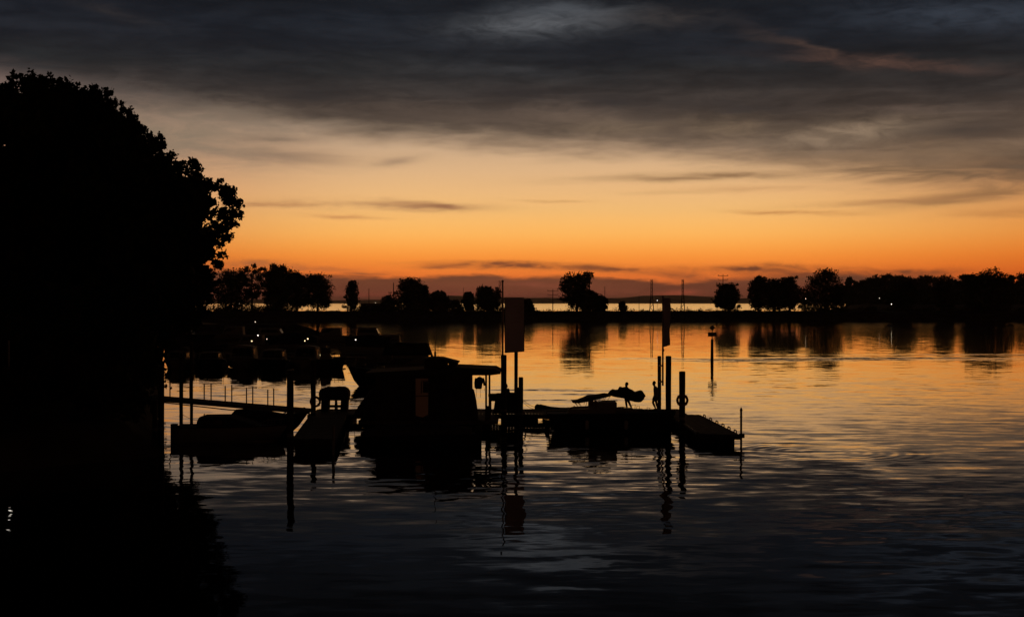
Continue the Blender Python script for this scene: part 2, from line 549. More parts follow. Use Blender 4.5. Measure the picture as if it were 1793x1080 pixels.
# ------------------------------------------------------------------ water
def make_water():
    m = bpy.data.materials.new('harbour water')
    m.use_nodes = True
    g = G(m.node_tree)
    b = m.node_tree.nodes['Principled BSDF']
    geo = g.n('ShaderNodeNewGeometry')
    sp = g.n('ShaderNodeSeparateXYZ')
    m.node_tree.links.new(geo.outputs['Position'], sp.inputs[0])
    x, y, _ = sp.outputs
    b.inputs['Base Color'].default_value = (0.002, 0.003, 0.004, 1)
    b.inputs['IOR'].default_value = 1.333
    b.inputs['Specular IOR Level'].default_value = 0.5

    def nz(kx, ky, w, det, ro=0.5, dist=0.0):
        return g.sub(g.noise(g.vec(g.mul(x, kx), g.mul(y, ky), w), 1, det, ro, dist), 0.5)
    swell = nz(0.24, 0.66, 0.3, 2, 0.45, 0.4)        # long ripples
    chop = nz(0.55, 1.45, 4.2, 2, 0.5, 0.4)
    fine = nz(2.0, 5.0, 8.8, 2, 0.5)
    side = nz(0.6, 0.7, 12.8, 3, 0.5)
    near = g.mul(g.step(y, 55, 120, 1.0, 0.42), g.step(y, 30, 56, 0.62, 1.0))
    far = g.step(y, 110, 300, 1.0, 0.55)
    breeze = g.step(nz(0.035, 0.02, 21.0, 3, 0.5), -0.16, 0.2, 0.55, 1.5)
    amp = g.mul(g.mul(near, far), breeze)
    # wind lanes: long thin rough bands
    lanes = None
    for cx, cy, sx, sy, a in [(36, 179, 16, 2.4, 2.6), (27, 173, 7, 1.6, 1.6), (50, 183, 12, 1.8, 2.2), (78, 195, 26, 1.5, 1.3), (40, 176, 9, 1.0, 2.4), (2.5, 116, 5.5, 1.3, 0.9), (3.5, 104, 4.5, 1.1, 1.0), (5, 110, 4.0, 0.8, 0.6),
                              (-8.6, 100, 9.0, 5.0, 0.3), (-20, 112, 14, 12, 0.3), (-5.5, 61.5, 7.5, 3.4, 0.22)]:
        wob = g.mul(nz(0.09, 0.0, cx, 2), 9.0)
        u = g.mul(g.sub(x, cx), 1 / sx)
        v = g.mul(g.sub(g.add(y, g.mul(wob, sy * 0.8)), cy), 1 / sy)
        q = g.mul(g.m('EXPONENT', g.mul(g.mad(u, u, g.mul(v, v)), -1)), a)
        lanes = q if lanes is None else g.add(lanes, q)
    lane_tex = g.step(nz(0.25, 0.6, 30, 4, 0.6), -0.12, 0.12, 0.0, 1.6)
    lanes = g.mul(lanes, lane_tex)
    lake = g.step(y, 900, 1500)
    sy_ = g.mad(swell, 0.070, g.mad(chop, 0.080, g.mul(fine, 0.020)))
    sy_ = g.add(g.mul(sy_, amp), g.step(y, 38, 72, 0.013, 0.0))
    rough_n = nz(0.8, 1.6, 40, 3, 0.6)
    sy_ = g.mad(lanes, g.mad(rough_n, 0.34, 0.045), sy_)
    sy_ = g.mad(lake, g.mad(nz(0.01, 0.004, 55, 4, 0.6), 0.03, 0.030), sy_)
    sx_ = g.mul(g.mul(side, 0.09), amp)
    # ring ripples spreading from a small disturbance right of the pontoon
    rx, ry = g.sub(x, 14.9), g.sub(y, 67.8)
    rr = g.m('SQRT', g.mad(rx, rx, g.mul(ry, ry)))
    env = g.m('EXPONENT', g.mul(g.m('POWER', g.mul(g.sub(rr, 3.2), 1 / 1.7), 2.0), -1))
    wv = g.mul(g.mul(g.m('SINE', g.mul(rr, 10.0)), env), 0.015)
    sy_ = g.add(sy_, g.mul(wv, g.m('DIVIDE', ry, g.add(rr, 0.3))))
    sx_ = g.add(sx_, g.mul(wv, g.m('DIVIDE', rx, g.add(rr, 0.3))))
    nv = g.n('ShaderNodeVectorMath')
    nv.operation = 'NORMALIZE'
    g.put(nv.inputs[0], g.vec(sx_, g.mul(sy_, -1), 1.0))
    g.put(b.inputs['Normal'], nv.outputs[0])
    g.put(b.inputs['Roughness'], g.step(y, 60, 500, 0.025, 0.06))
    MATS['water'] = m
    mb = MB()
    mb.raw([(-30000, -300, 0), (30000, -300, 0), (30000, 30000, 0), (-30000, 30000, 0)], [(0, 1, 2, 3)])
    return struct(mb.build('water', m))


make_water()

# ------------------------------------------------------------------ far hills
def make_hills():
    D = 13000.0
    pts = [(-400, 6), (200, 7), (420, 6), (560, 4), (700, 5), (740, 9), (765, 13), (800, 12), (830, 10), (900, 9), (1000, 8), (1090, 8), (1125, 12), (1160, 13), (1195, 13),
           (1230, 11), (1290, 8), (1400, 7), (1600, 8), (2200, 9)]
    xs = np.linspace(-400, 2200, 180)
    hs = np.interp(xs, [p[0] for p in pts], [p[1] for p in pts])
    rng = np.random.default_rng(4)
    hs = hs + np.convolve(rng.normal(size=len(xs)), np.ones(5) / 5, 'same') * 0.5
    V, Q = [], []
    for i, (x, h) in enumerate(zip(xs, hs)):
        z = 7.1 + (h - 0.0) / FPX * D
        X = wx(x, D)
        V += [(X, D - 900, -2), (X, D - 300, z * 0.6), (X, D, z), (X, D + 900, z * 0.7), (X, D + 2500, -2)]
    for i in range(len(xs) - 1):
        for k in range(4):
            a = i * 5 + k
            Q.append((a, a + 5, a + 6, a + 1))
    return struct(np_mesh('hills', V, Q, hillm))


make_hills()

# ------------------------------------------------------------------ dusk haze over the lake
def make_haze():
    m = bpy.data.materials.new('dusk haze')
    m.use_nodes = True
    n = m.node_tree.nodes
    n.clear()
    v = n.new('ShaderNodeVolumePrincipled')
    v.inputs['Color'].default_value = (0.9, 0.9, 0.92, 1)
    v.inputs['Density'].default_value = 4.0e-5
    v.inputs['Anisotropy'].default_value = 0.6
    out = n.new('ShaderNodeOutputMaterial')
    m.node_tree.links.new(v.outputs[0], out.inputs['Volume'])
    return struct(MB().box((0, 14800, 55), (64000, 33000, 115)).build('haze', m), 'stuff')


make_haze()

# ------------------------------------------------------------------ causeway, far shore, near bank
def grid_land(name, xs, prof, m, seed, amp):
    """land swept along x: prof(x) -> list of (y, z)"""
    rng = np.random.default_rng(seed)
    V, Q = [], []
    k = None
    for x in xs:
        p = prof(x)
        k = len(p)
        for j, (y, z) in enumerate(p):
            a = 0 if j in (0, k - 1) else amp
            V.append((x + rng.normal() * a * 0.4, y + rng.normal() * a, z + rng.normal() * a * 0.35))
    for i in range(len(xs) - 1):
        for j in range(k - 1):
            a = i * k + j
            Q.append((a, a + k, a + k + 1, a + 1))
    return struct(np_mesh(name, V, Q, m))


def shore_y(x):
    return 548 + 6 * math.sin(x / 70.0) + (0 if x < 60 else min(14, (x - 60) * 0.08))


grid_land('causeway', np.arange(-420, 420, 2.5), lambda x: [(shore_y(x) - 3, -1.2), (shore_y(x), 0.15), (shore_y(x) + 2.5, 1.3), (shore_y(x) + 5.5, 2.5), (shore_y(x) + 8.5, 3.5), (shore_y(x) + 13, 3.75), (shore_y(x) + 24, 3.75),
                                                            (shore_y(x) + 30, 2.6), (shore_y(x) + 36, 0.2), (shore_y(x) + 40, -1.2)], rockm, 2, 0.45)
def make_far_shore():
    """wooded land that opens out behind the right end of the causeway"""
    rng = np.random.default_rng(3)
    V, Q = [], []
    pxs = list(np.linspace(1452, 1980, 60))
    prof = [(583, 2.6), (590, 3.6), (640, 4.0), (760, 4.6), (900, 5.2), (1050, 6.2), (1250, 7.0), (1500, 5.0), (1560, -1.0)]
    for i, px in enumerate(pxs):
        edge = min(1.0, i / 5.0)
        for j, (D, z) in enumerate(prof):
            V.append((wx(px, D), D + rng.normal() * 2, -1.0 if i == 0 else z * edge + rng.normal() * 0.3))
    k = len(prof)
    for i in range(len(pxs) - 1):
        for j in range(k - 1):
            a = i * k + j
            Q.append((a, a + k, a + k + 1, a + 1))
    return struct(np_mesh('far_shore', V, Q, earth))


make_far_shore()


def bank_edge(y):
    return (-0.248 * y - 0.15 if y >= 66 else -16.52 - (66 - y) * 0.8) + 0.12 * math.sin(y * 0.7)


def make_bank():
    V, Q = [], []
    ys = np.arange(40, 190, 2.0)
    rng = np.random.default_rng(8)
    for y in ys:
        e = bank_edge(y)
        for j, (ddx, z) in enumerate([(1.2, -1.2), (0.0, 0.2), (-0.8, 0.9), (-1.7, 1.5), (-3.0, 1.75), (-7, 1.9), (-14, 2.3), (-30, 3.0), (-70, 4.0)]):
            V.append((e + ddx + rng.normal() * 0.12, y, z + (rng.normal() * 0.07 if j > 1 else 0)))
    k = 9
    for i in range(len(ys) - 1):
        for j in range(k - 1):
            a = i * k + j
            Q.append((a, a + k, a + k + 1, a + 1))
    # close both ends
    return struct(np_mesh('river_bank', V, Q, earth))


make_bank()


def make_mole():
    rng = np.random.default_rng(12)
    V, Q = [], []
    xs = np.arange(wx(180, 318), wx(584, 318), 1.2)
    prof = [(-6, -1.2), (-5, 0.1), (-3.5, 1.0), (-2, 1.9), (-0.8, 2.3), (1.5, 2.35), (3, 1.6), (5.5, 0.1), (7, -1.2)]
    for i, x in enumerate(xs):
        e = min(1.0, (len(xs) - 1 - i) / 6.0)
        for j, (dy_, z) in enumerate(prof):
            V.append((x, 318 + dy_ * (0.3 + 0.7 * e) + rng.normal() * 0.3, (z if z < 0 else z * e) + rng.normal() * 0.12))
    k = len(prof)
    for i in range(len(xs) - 1):
        for j in range(k - 1):
            a = i * k + j
            Q.append((a, a + k, a + k + 1, a + 1))
    return struct(np_mesh('breakwater', V, Q, rockm))


make_mole()

# ------------------------------------------------------------------ trees
def far_tree(x, ytop, wpx, ybase, D, kind, label, seed, name='tree', n=1500, leaf=(0.45, 0.95), group=None, trunk_px=None):
    rng = np.random.default_rng(seed)
    zt, zb = wz(ytop, D), wz(ybase, D)
    X, H, Wd = wx(x, D), zt - zb, wpx / FPX * D
    base = (X, D, zb)
    T = thing(name, label, 'tree', base, group)
    C, R = [], []
    c0 = zb + H * {'round': 0.06, 'oval': 0.06, 'cone': 0.03, 'airy': 0.20, 'spiky': 0.04, 'lumpy': 0.07, 'bush': 0.0}[kind]
    hh = zt - c0
    nc = {'round': 34, 'oval': 30, 'cone': 22, 'airy': 30, 'spiky': 34, 'lumpy': 32, 'bush': 12}[kind]
    tips = []
    for i in range(nc):
        f = (i + 0.5) / nc
        zz = c0 + hh * (0.10 + 0.82 * f)
        if kind == 'cone':
            prof = 0.95 * (1 - f) ** 0.7 + 0.10
        elif kind == 'airy':
            prof = 0.55 + 0.45 * math.sin(PI * min(1, f * 0.95))
        elif kind == 'bush':
            prof = math.sqrt(max(0.1, 1 - f * f))
        else:
            prof = math.sqrt(max(0.06, 1 - ((f - 0.45) / 0.58) ** 2))
        r = Wd * 0.5 * prof
        a = i * 2.4 + rng.random()
        rad = r * (0.42 + 0.58 * rng.random())
        cs = Wd * {'round': 0.21, 'oval': 0.21, 'cone': 0.22, 'airy': 0.13, 'spiky': 0.18, 'lumpy': 0.19, 'bush': 0.3}[kind] * (0.5 + 0.75 * rng.random())
        cs = min(cs, hh * 0.22)
        c = (X + rad * math.cos(a), D + rad * math.sin(a) * 0.8, min(zz, zt - cs * 0.75))
        C.append(c)
        R.append((cs, cs * 0.9, cs * 0.8))
        tips.append(c)
    if kind in ('round', 'oval', 'lumpy'):
        for i in range(9):
            a = rng.random() * 2 * PI
            f = 0.12 + 0.84 * rng.random()
            q = Wd * (0.06 + 0.14 * rng.random())
            C.append((X + math.cos(a) * (Wd * 0.5 * (1.06 - 0.42 * max(0.0, f - 0.55)) - q * 0.5), D + math.sin(a) * Wd * 0.2, min(c0 + hh * f, zt - q * 0.6)))
            R.append((q, q, q * 0.75))
    # opaque heart
    if kind not in ('airy',):
        for i in range(5):
            f = (i + 0.7) / 5.6
            prof = 0.6 * (1 - f) + 0.08 if kind == 'cone' else (0.86 if kind == 'spiky' else 0.74) * math.sqrt(max(0.1, 1 - ((f - 0.45) / 0.6) ** 2))
            C.append((X, D, c0 + hh * f * 0.9))
            R.append((Wd * 0.5 * prof, Wd * 0.42 * prof, hh * 0.16))
    V, Q = leaf_cloud(C, R, n, leaf[0], leaf[1], rng)
    if kind == 'spiky':
        Cs, Rs = [], []
        for i in range(26):
            a = (rng.random() - 0.5) * 2.0
            L = 0.5 + 0.13 * rng.random()
            for q in (0.86, 0.95, 1.04):
                Cs.append((X + math.sin(a) * Wd * L * q, D + (rng.random() - 0.5) * 2, c0 + hh * 0.42 + math.cos(a) * hh * 0.56 * q * (0.9 + 0.15 * rng.random())))
                Rs.append((0.3, 0.3, 0.4))
        V2, Q2 = leaf_cloud(Cs, Rs, 700, leaf[0] * 0.5, leaf[1] * 0.6, rng)
        Q = np.concatenate([Q, Q2 + len(V)])
        V = np.concatenate([V, V2])
    np_mesh('crown', V, Q, leafm if seed % 2 else leafm2, T, base)
    mb = MB()
    tr = max(0.14, Wd * 0.035)
    if kind != 'bush':
        mb.tube([(X, D, zb - 0.5), (X + 0.1, D, zb + H * 0.25), (X - 0.1, D, zb + H * 0.55), (X, D, zb + H * 0.8)], [tr * 1.3, tr, tr * 0.7, tr * 0.25], 7)
        for c in tips[:: 3 if kind != 'airy' else 2]:
            s = Vector((X, D, zb + H * 0.28 + 0.35 * (c[2] - zb - H * 0.28)))
            mb.tube([s, (s + Vector(c)) / 2 + Vector((0, 0, -0.2)), c], [tr * 0.4, tr * 0.28, tr * 0.1], 5)
    else:
        for k in range(4):
            mb.tube([(X + 0.2 * k - 0.3, D, zb - 0.2), (X + (k - 1.5) * Wd * 0.15, D, zb + H * 0.5)], [0.06, 0.03], 5)
    mb.build('trunk' if kind != 'bush' else 'stem', bark, T)
    return T


def make_far_trees():
    rows = [
        (404, 471, 62, 545, 'round', "bushy tree peeking out beside the overhanging edge of the big bank tree"),
        (441, 459, 48, 545, 'airy', "tall airy tree with sky showing through its thin crown above the marina"),
        (478, 466, 38, 545, 'oval', "dark upright tree close against the right side of the airy tree"),
        (492, 461, 44, 545, 'lumpy', "tallest lumpy tree of the left causeway clump with a knob at its top"),
        (520, 474, 42, 545, 'round', "rounded tree between the knobbed tree and the broad clump end tree"),
        (556, 479, 54, 545, 'round', "broad round tree that ends the left causeway clump, open lake to its right"),
        (616, 491, 30, 546, 'cone', "single narrow cone shaped tree standing alone left of a thin pole"),
        (679, 516, 30, 545, 'bush', "low dark shrub beside the double pole left of a broad tree"),
        (720, 487, 60, 546, 'round', "broad dark tree with ragged right side between two poles, left of the banner"),
        (738, 500, 36, 546, 'lumpy', "small ragged tree leaning out from the broad dark tree's right flank"),
        (769, 510, 32, 546, 'spiky', "small wispy tree wrapped round a short thick pole"),
        (796, 524, 36, 546, 'bush', "low wide shrub with lake glinting under it near a wispy tree"),
        (821, 510, 19, 546, 'lumpy', "slender small tree just left of the dome shaped tree by the banner"),
        (853, 501, 44, 546, 'round', "dome shaped tree just left of the tall banner"),
        (918, 524, 34, 546, 'round', "small tree half hidden behind the tall banner"),
        (1010, 477, 56, 546, 'lumpy', "tall lumpy tree standing alone on the open causeway right of the banner"),
        (1030, 508, 36, 546, 'round', "middle sized tree filling in at the foot of the tall lumpy tree"),
        (1050, 518, 30, 546, 'lumpy', "low tree trailing off rightwards from the tall lumpy tree"),
        (1090, 528, 14, 545, 'bush', "tiny round shrub alone on the causeway against the bright lake"),
        (1275, 496, 40, 546, 'round', "ball shaped tree on a short trunk standing alone in front of a power pole"),
        (1328, 479, 32, 547, 'oval', "upright tree with a pointed top at the left end of the right wood"),
        (1356, 488, 44, 547, 'round', "round tree next to the upright pointed tree"),
        (1382, 482, 36, 547, 'lumpy', "lumpy tree ending the first clump of the right wood"),
        (1412, 505, 36, 547, 'bush', "low dark bush filling the gap beside a lamp under the right wood"),
        (1445, 470, 66, 548, 'spiky', "large tree with feathery twigs sticking out of its top, left of the wood"),
        (1580, 492, 44, 549, 'oval', "shoreline tree just right of the brightest shore lamp"),
        (1652, 492, 36, 549, 'oval', "shoreline tree left of the pale lamp beneath the wood"),
        (1708, 478, 50, 549, 'round', "round shore tree leaning against the feathery topped giant"),
        (1737, 469, 74, 549, 'spiky', "largest feathery topped tree rising above the right wood"),
    ]
    for i, (x, yt, w, yb, kind, lab) in enumerate(rows):
        D = 562 + (i * 7) % 6 if x < 1400 else 578 + (i * 5) % 9
        n = {'airy': 3000, 'bush': 1500, 'cone': 3600, 'spiky': 7500}.get(kind, 7200)
        far_tree(x, yt, w, yb, D, kind, lab, 100 + i, 'bush' if kind == 'bush' else 'tree', n, (0.45, 1.0), 'trees along the causeway')
    # the wood behind the right shore
    fx = [(1470, 500, 36), (1487, 483, 18), (1505, 490, 34), (1528, 485, 40), (1551, 479, 44), (1574, 481, 40), (1598, 487, 44), (1617, 480, 34), (1646, 481, 44), (1672, 488, 40), (1694, 478, 30),
          (1726, 480, 44), (1752, 484, 40), (1771, 481, 24), (1790, 477, 36), (1815, 482, 50), (1845, 480, 55)]
    words = ["low tree tucked behind the left feathery tree", "small pointed fir standing up just right of the left feathery tree", "first broad tree of the unbroken wood, right of the small fir",
             "rounded tree in the wood above the left shore lamp", "tall rounded tree in the wood above the brightest shore lamp", "highest crown in the middle stretch of the wood",
             "flat crowned tree in the middle of the wood", "rounded tree right of the flat crowned one in the wood", "tree of the wood standing above the pale right lamp", "dip crowned tree left of the right feathery giant",
             "wood tree rising just behind the left shoulder of the feathery giant", "wood tree hidden behind the feathery giant", "wood tree at the right shoulder of the feathery giant", "small pointed tree between the feathery giant and the right edge",
             "last wood tree at the right edge of the photo", "tree of the wood just past the right edge", "tree of the wood farthest right"]
    for i, ((x, yt, w), lab) in enumerate(zip(fx, words)):
        kind = 'cone' if i in (1, 13) else ('lumpy' if i % 3 else 'round')
        far_tree(x, yt, w, 534, 1040 + (i * 37) % 90, kind, lab, 300 + i, 'tree', 5000, (0.8, 1.7), 'trees of the far wood')
    # undergrowth filling the wood's floor and the low scrub along the causeway
    rng = np.random.default_rng(77)
    C, R = [], []
    for i in range(150):
        x = 1475 + 400 * rng.random()
        C.append((wx(x, 1010), 1000 + 60 * rng.random(), 6 + 7 * rng.random()))
        R.append((9, 6, 5 + 2 * rng.random()))
    V, Q = leaf_cloud(C, R, 14000, 1.2, 2.4, rng)
    struct(np_mesh('undergrowth', V, Q, leafm), 'stuff')
    C, R = [], []
    for i in range(560):
        x = 380 + (1480 - 380) * rng.random()
        D = 556 + 10 * rng.random()
        dens = 1.0 if (930 < x < 1330) else 0.75
        s = (0.35 + 1.1 * rng.random() ** 3) * dens
        if x < 930 and rng.random() < 0.25 and not 515 < x < 600:
            s *= 1.6
        C.append((wx(x, D), D, 3.55 + s * 0.4))
        R.append((s * 1.3, s, s))
    for i in range(160):
        x = 1420 + 420 * rng.random()
        C.append((wx(x, 572), 570 + 20 * rng.random(), 3.6 + 1.2 * rng.random()))
        R.append((2.4, 1.6, 1.2))
    for i in range(330):
        q = rng.random()
        if q < 0.35:
            x, s = 372 + 143 * rng.random(), 0.7 + 1.6 * rng.random()
        elif q < 0.7:
            x, s = 628 + 130 * rng.random(), 1.0 + 1.5 * rng.random()
        else:
            x, s = 758 + 150 * rng.random(), 0.5 + 1.5 * rng.random() ** 1.5
        D = 556 + 8 * rng.random()
        C.append((wx(x, D), D, 3.6 + s * 0.5))
        R.append((s * 1.2, s, s * 0.9))
    V, Q = leaf_cloud(C, R, 34000, 0.25, 0.7, rng)
    struct(np_mesh('scrub', V, Q, leafm2), 'stuff')


make_far_trees()


def make_big_tree():
    rng = np.random.default_rng(21)
    D = 90.0
    base = (-30.0, 90.0, 2.4)
    T = thing('tree', "huge broad tree on the near bank, ragged leafy edge against the sky", 'tree', base)
    outline = [(-70, 150), (-30, 142), (8, 140), (40, 131), (70, 128), (92, 127), (120, 140), (150, 153), (180, 152), (205, 168), (222, 182), (242, 200), (246, 225), (268, 232), (290, 252), (302, 272), (322, 287),
               (347, 284), (352, 306), (372, 320), (392, 318), (414, 334), (424, 356), (416, 374), (398, 380), (411, 393), (402, 414), (380, 410), (374, 425), (391, 428), (366, 450), (386, 462), (370, 478),
               (378, 500), (372, 525), (352, 556), (310, 590), (285, 620), (275, 655)]
    pts = []
    for (x0, y0), (x1, y1) in zip(outline, outline[1:]):
        L = math.hypot(x1 - x0, y1 - y0)
        for k in range(max(1, int(L / 13))):
            f = k / max(1, int(L / 13))
            pts.append((x0 + (x1 - x0) * f, y0 + (y1 - y0) * f))
    cxp, cyp = 60, 400
    C, R = [], []
    tips = []
    for (x, y) in pts:
        vx_, vy_ = cxp - x, cyp - y
        L = math.hypot(vx_, vy_)
        vx_, vy_ = vx_ / L, vy_ / L
        for ring, (ins, rr, k) in enumerate([(12, 7, 3), (24, 12, 2), (44, 19, 2), (72, 26, 2)]):
            for q in range(k):
                j = rng.normal(size=2) * (3 + ring * 5)
                d = D + rng.normal() * (1.2 + ring * 1.3)
                # keep the crown's right flank lacy
                if x > 270 and 290 < y < 475 and ((ring >= 2 and rng.random() < 0.5) or (ring == 1 and rng.random() < 0.2)):
                    continue
                r = rr * (0.65 + 0.6 * rng.random()) / FPX * D
                p = at(x + vx_ * (ins - (4 if x > 330 else 0)) + j[0], y + vy_ * (ins - (4 if x > 330 else 0)) + j[1], d)
                C.append(tuple(p))
                R.append((r, r, r * 0.8))
                if ring <= 1 and rng.random() < 0.25:
                    tips.append(tuple(p))
    for i in range(120):   # twigs and sprays that break the outline
        x, y = pts[int(rng.random() * len(pts))]
        vx_, vy_ = cxp - x, cyp - y
        L = math.hypot(vx_, vy_)
        o_ = -2.5 + 14 * rng.random()
        d = D + rng.normal() * 1.0
        r = (3.5 + 5.5 * rng.random()) / FPX * D
        C.append(tuple(at(x + vx_ / L * o_ + rng.normal() * 3, y + vy_ / L * o_ + rng.normal() * 3, d)))
        R.append((r, r, r))
    V1, Q1 = leaf_cloud(C, R, 54000, 0.14, 0.36, rng, 0.42)
    # interior of the crown
    C2, R2 = [], []
    for i in range(470):
        for _ in range(50):
            x, y = -120 + 500 * rng.random(), 150 + 500 * rng.random()
            # inside test against outline with a margin
            inside = False
            P_ = outline + [(-120, 670), (-120, 160)]
            jn = len(P_) - 1
            for ii in range(len(P_)):
                xi, yi = P_[ii]; xj, yj = P_[jn]
                if (yi > y) != (yj > y) and x < (xj - xi) * (y - yi) / (yj - yi) + xi:
                    inside = not inside
                jn = ii
            dmin = min((px - x) ** 2 + (py - y) ** 2 for px, py in pts) ** 0.5
            ok_ = inside and dmin > (40 if x < 230 or y > 490 else 50)
            if ok_:
                break
        if not ok_:
            continue
        p = at(x, y, D + rng.normal() * 3.5)
        C2.append(tuple(p))
        r = 0.9 + 0.6 * rng.random()
        R2.append((r, r * 1.2, r))
    for q in ((-26.2, 74.0, 5.75), (-26.6, 75.2, 5.9), (-27.0, 76.3, 5.95)):   # added leaf clumps screening the bank lamp from direct view
        C2 += [q] * 3
        R2 += [(0.85, 0.8, 0.55)] * 3
    V2, Q2 = leaf_cloud(C2, R2, 60000, 0.35, 0.95, rng, 0.4)
    o = np_mesh('crown', np.concatenate([V1, V2]), np.concatenate([Q1, Q2 + len(V1)]), leafm, T, base)
    mb = MB()
    mb.tube([(-30, 90, 1.5), (-30.1, 90, 3.6), (-29.8, 90.1, 7), (-30, 90, 11), (-29.6, 90, 16)], [0.95, 0.7, 0.6, 0.45, 0.15], 12)
    mb.build('trunk', bark, T, True)
    for i, tp in enumerate(tips[::3]):
        tp = Vector(tp)
        z0 = 5.5 + 0.45 * (tp.z - 5)
        s = Vector((-30, 90, max(4.5, min(15, z0))))
        mid = s.lerp(tp, 0.55) + Vector((0, 0, -0.7 + 0.9 * rng.random()))
        mb = MB()
        mb.tube([s, s.lerp(mid, 0.5) + Vector((0, 0.2, 0.2)), mid, mid.lerp(tp, 0.6) + Vector((0, 0, 0.25)), tp], [0.26, 0.2, 0.13, 0.08, 0.03], 6)
        mb.build('limb', bark, T, True)


make_big_tree()


def make_shrubs():
    rng = np.random.default_rng(31)
    data = [(66, -24.2, 1.6, 2.3, "low rounded shrub nearest the viewer on the dark left bank"), (72, -25.6, 2.2, 3.2, "wide shrub behind the rounded one on the left bank"), (78, -24.4, 3.0, 2.7, "rounded shrub on the bank left of the gangway head"),
            (83.5, -26.2, 4.2, 3.4, "high shrub on the bank straight behind the gangway head"), (90, -23.9, 3.4, 2.9, "dense shrub under the right edge of the huge tree"), (98, -26.4, 2.4, 3.8, "far tall shrub on the bank behind the huge tree"),
            (108, -30.6, 4.2, 3.6, "shrub by the marina end of the left bank"), (70, -31, 4.4, 4.2, "large shrub under the left of the huge tree's crown"), (82, -34, 5.0, 4.4, "large dark shrub at the left edge under the crown"),
            (96, -36, 5.2, 4.4, "large shrub at the foot of the huge tree's far side"), (118, -34, 5.0, 4.5, "shrub farthest along the left bank"),
            (67.5, -19.2, 2.6, 2.8, "low shrub at the tip of the left bank beside the bank pile"), (74, -20.6, 3.0, 2.8, "shrub on the water's edge between the bank pile and the gangway"), (62.5, -25.6, 2.0, 2.6, "shrub spilling over the near end of the left bank")]
    for y, x, h, w, lab in data:
        z0 = 1.6
        T = thing('shrub', lab, 'shrub', (x, y, z0), 'shrubs on the left bank')
        C, R = [], []
        for i in range(16):
            a = i * 2.4
            f = (i + 0.5) / 16
            r = w * 0.42 * math.sqrt(max(0.05, 1 - f * f))
            C.append((x + r * math.cos(a), y + r * math.sin(a), z0 + h * (0.12 + 0.72 * f)))
            R.append((w * 0.27, w * 0.27, h * 0.2))
        V, Q = leaf_cloud(C, R, 2600, 0.14, 0.4, rng, 0.5)
        np_mesh('foliage', V, Q, leafm2, T, (x, y, z0))
        mb = MB()
        for k in range(5):
            mb.tube([(x + 0.1 * k - 0.2, y, z0 - 0.3), (x + (k - 2) * w * 0.1, y + (k % 2) * 0.3, z0 + h * 0.55)], [0.05, 0.02], 5)
        mb.build('stem', bark, T)


make_shrubs()

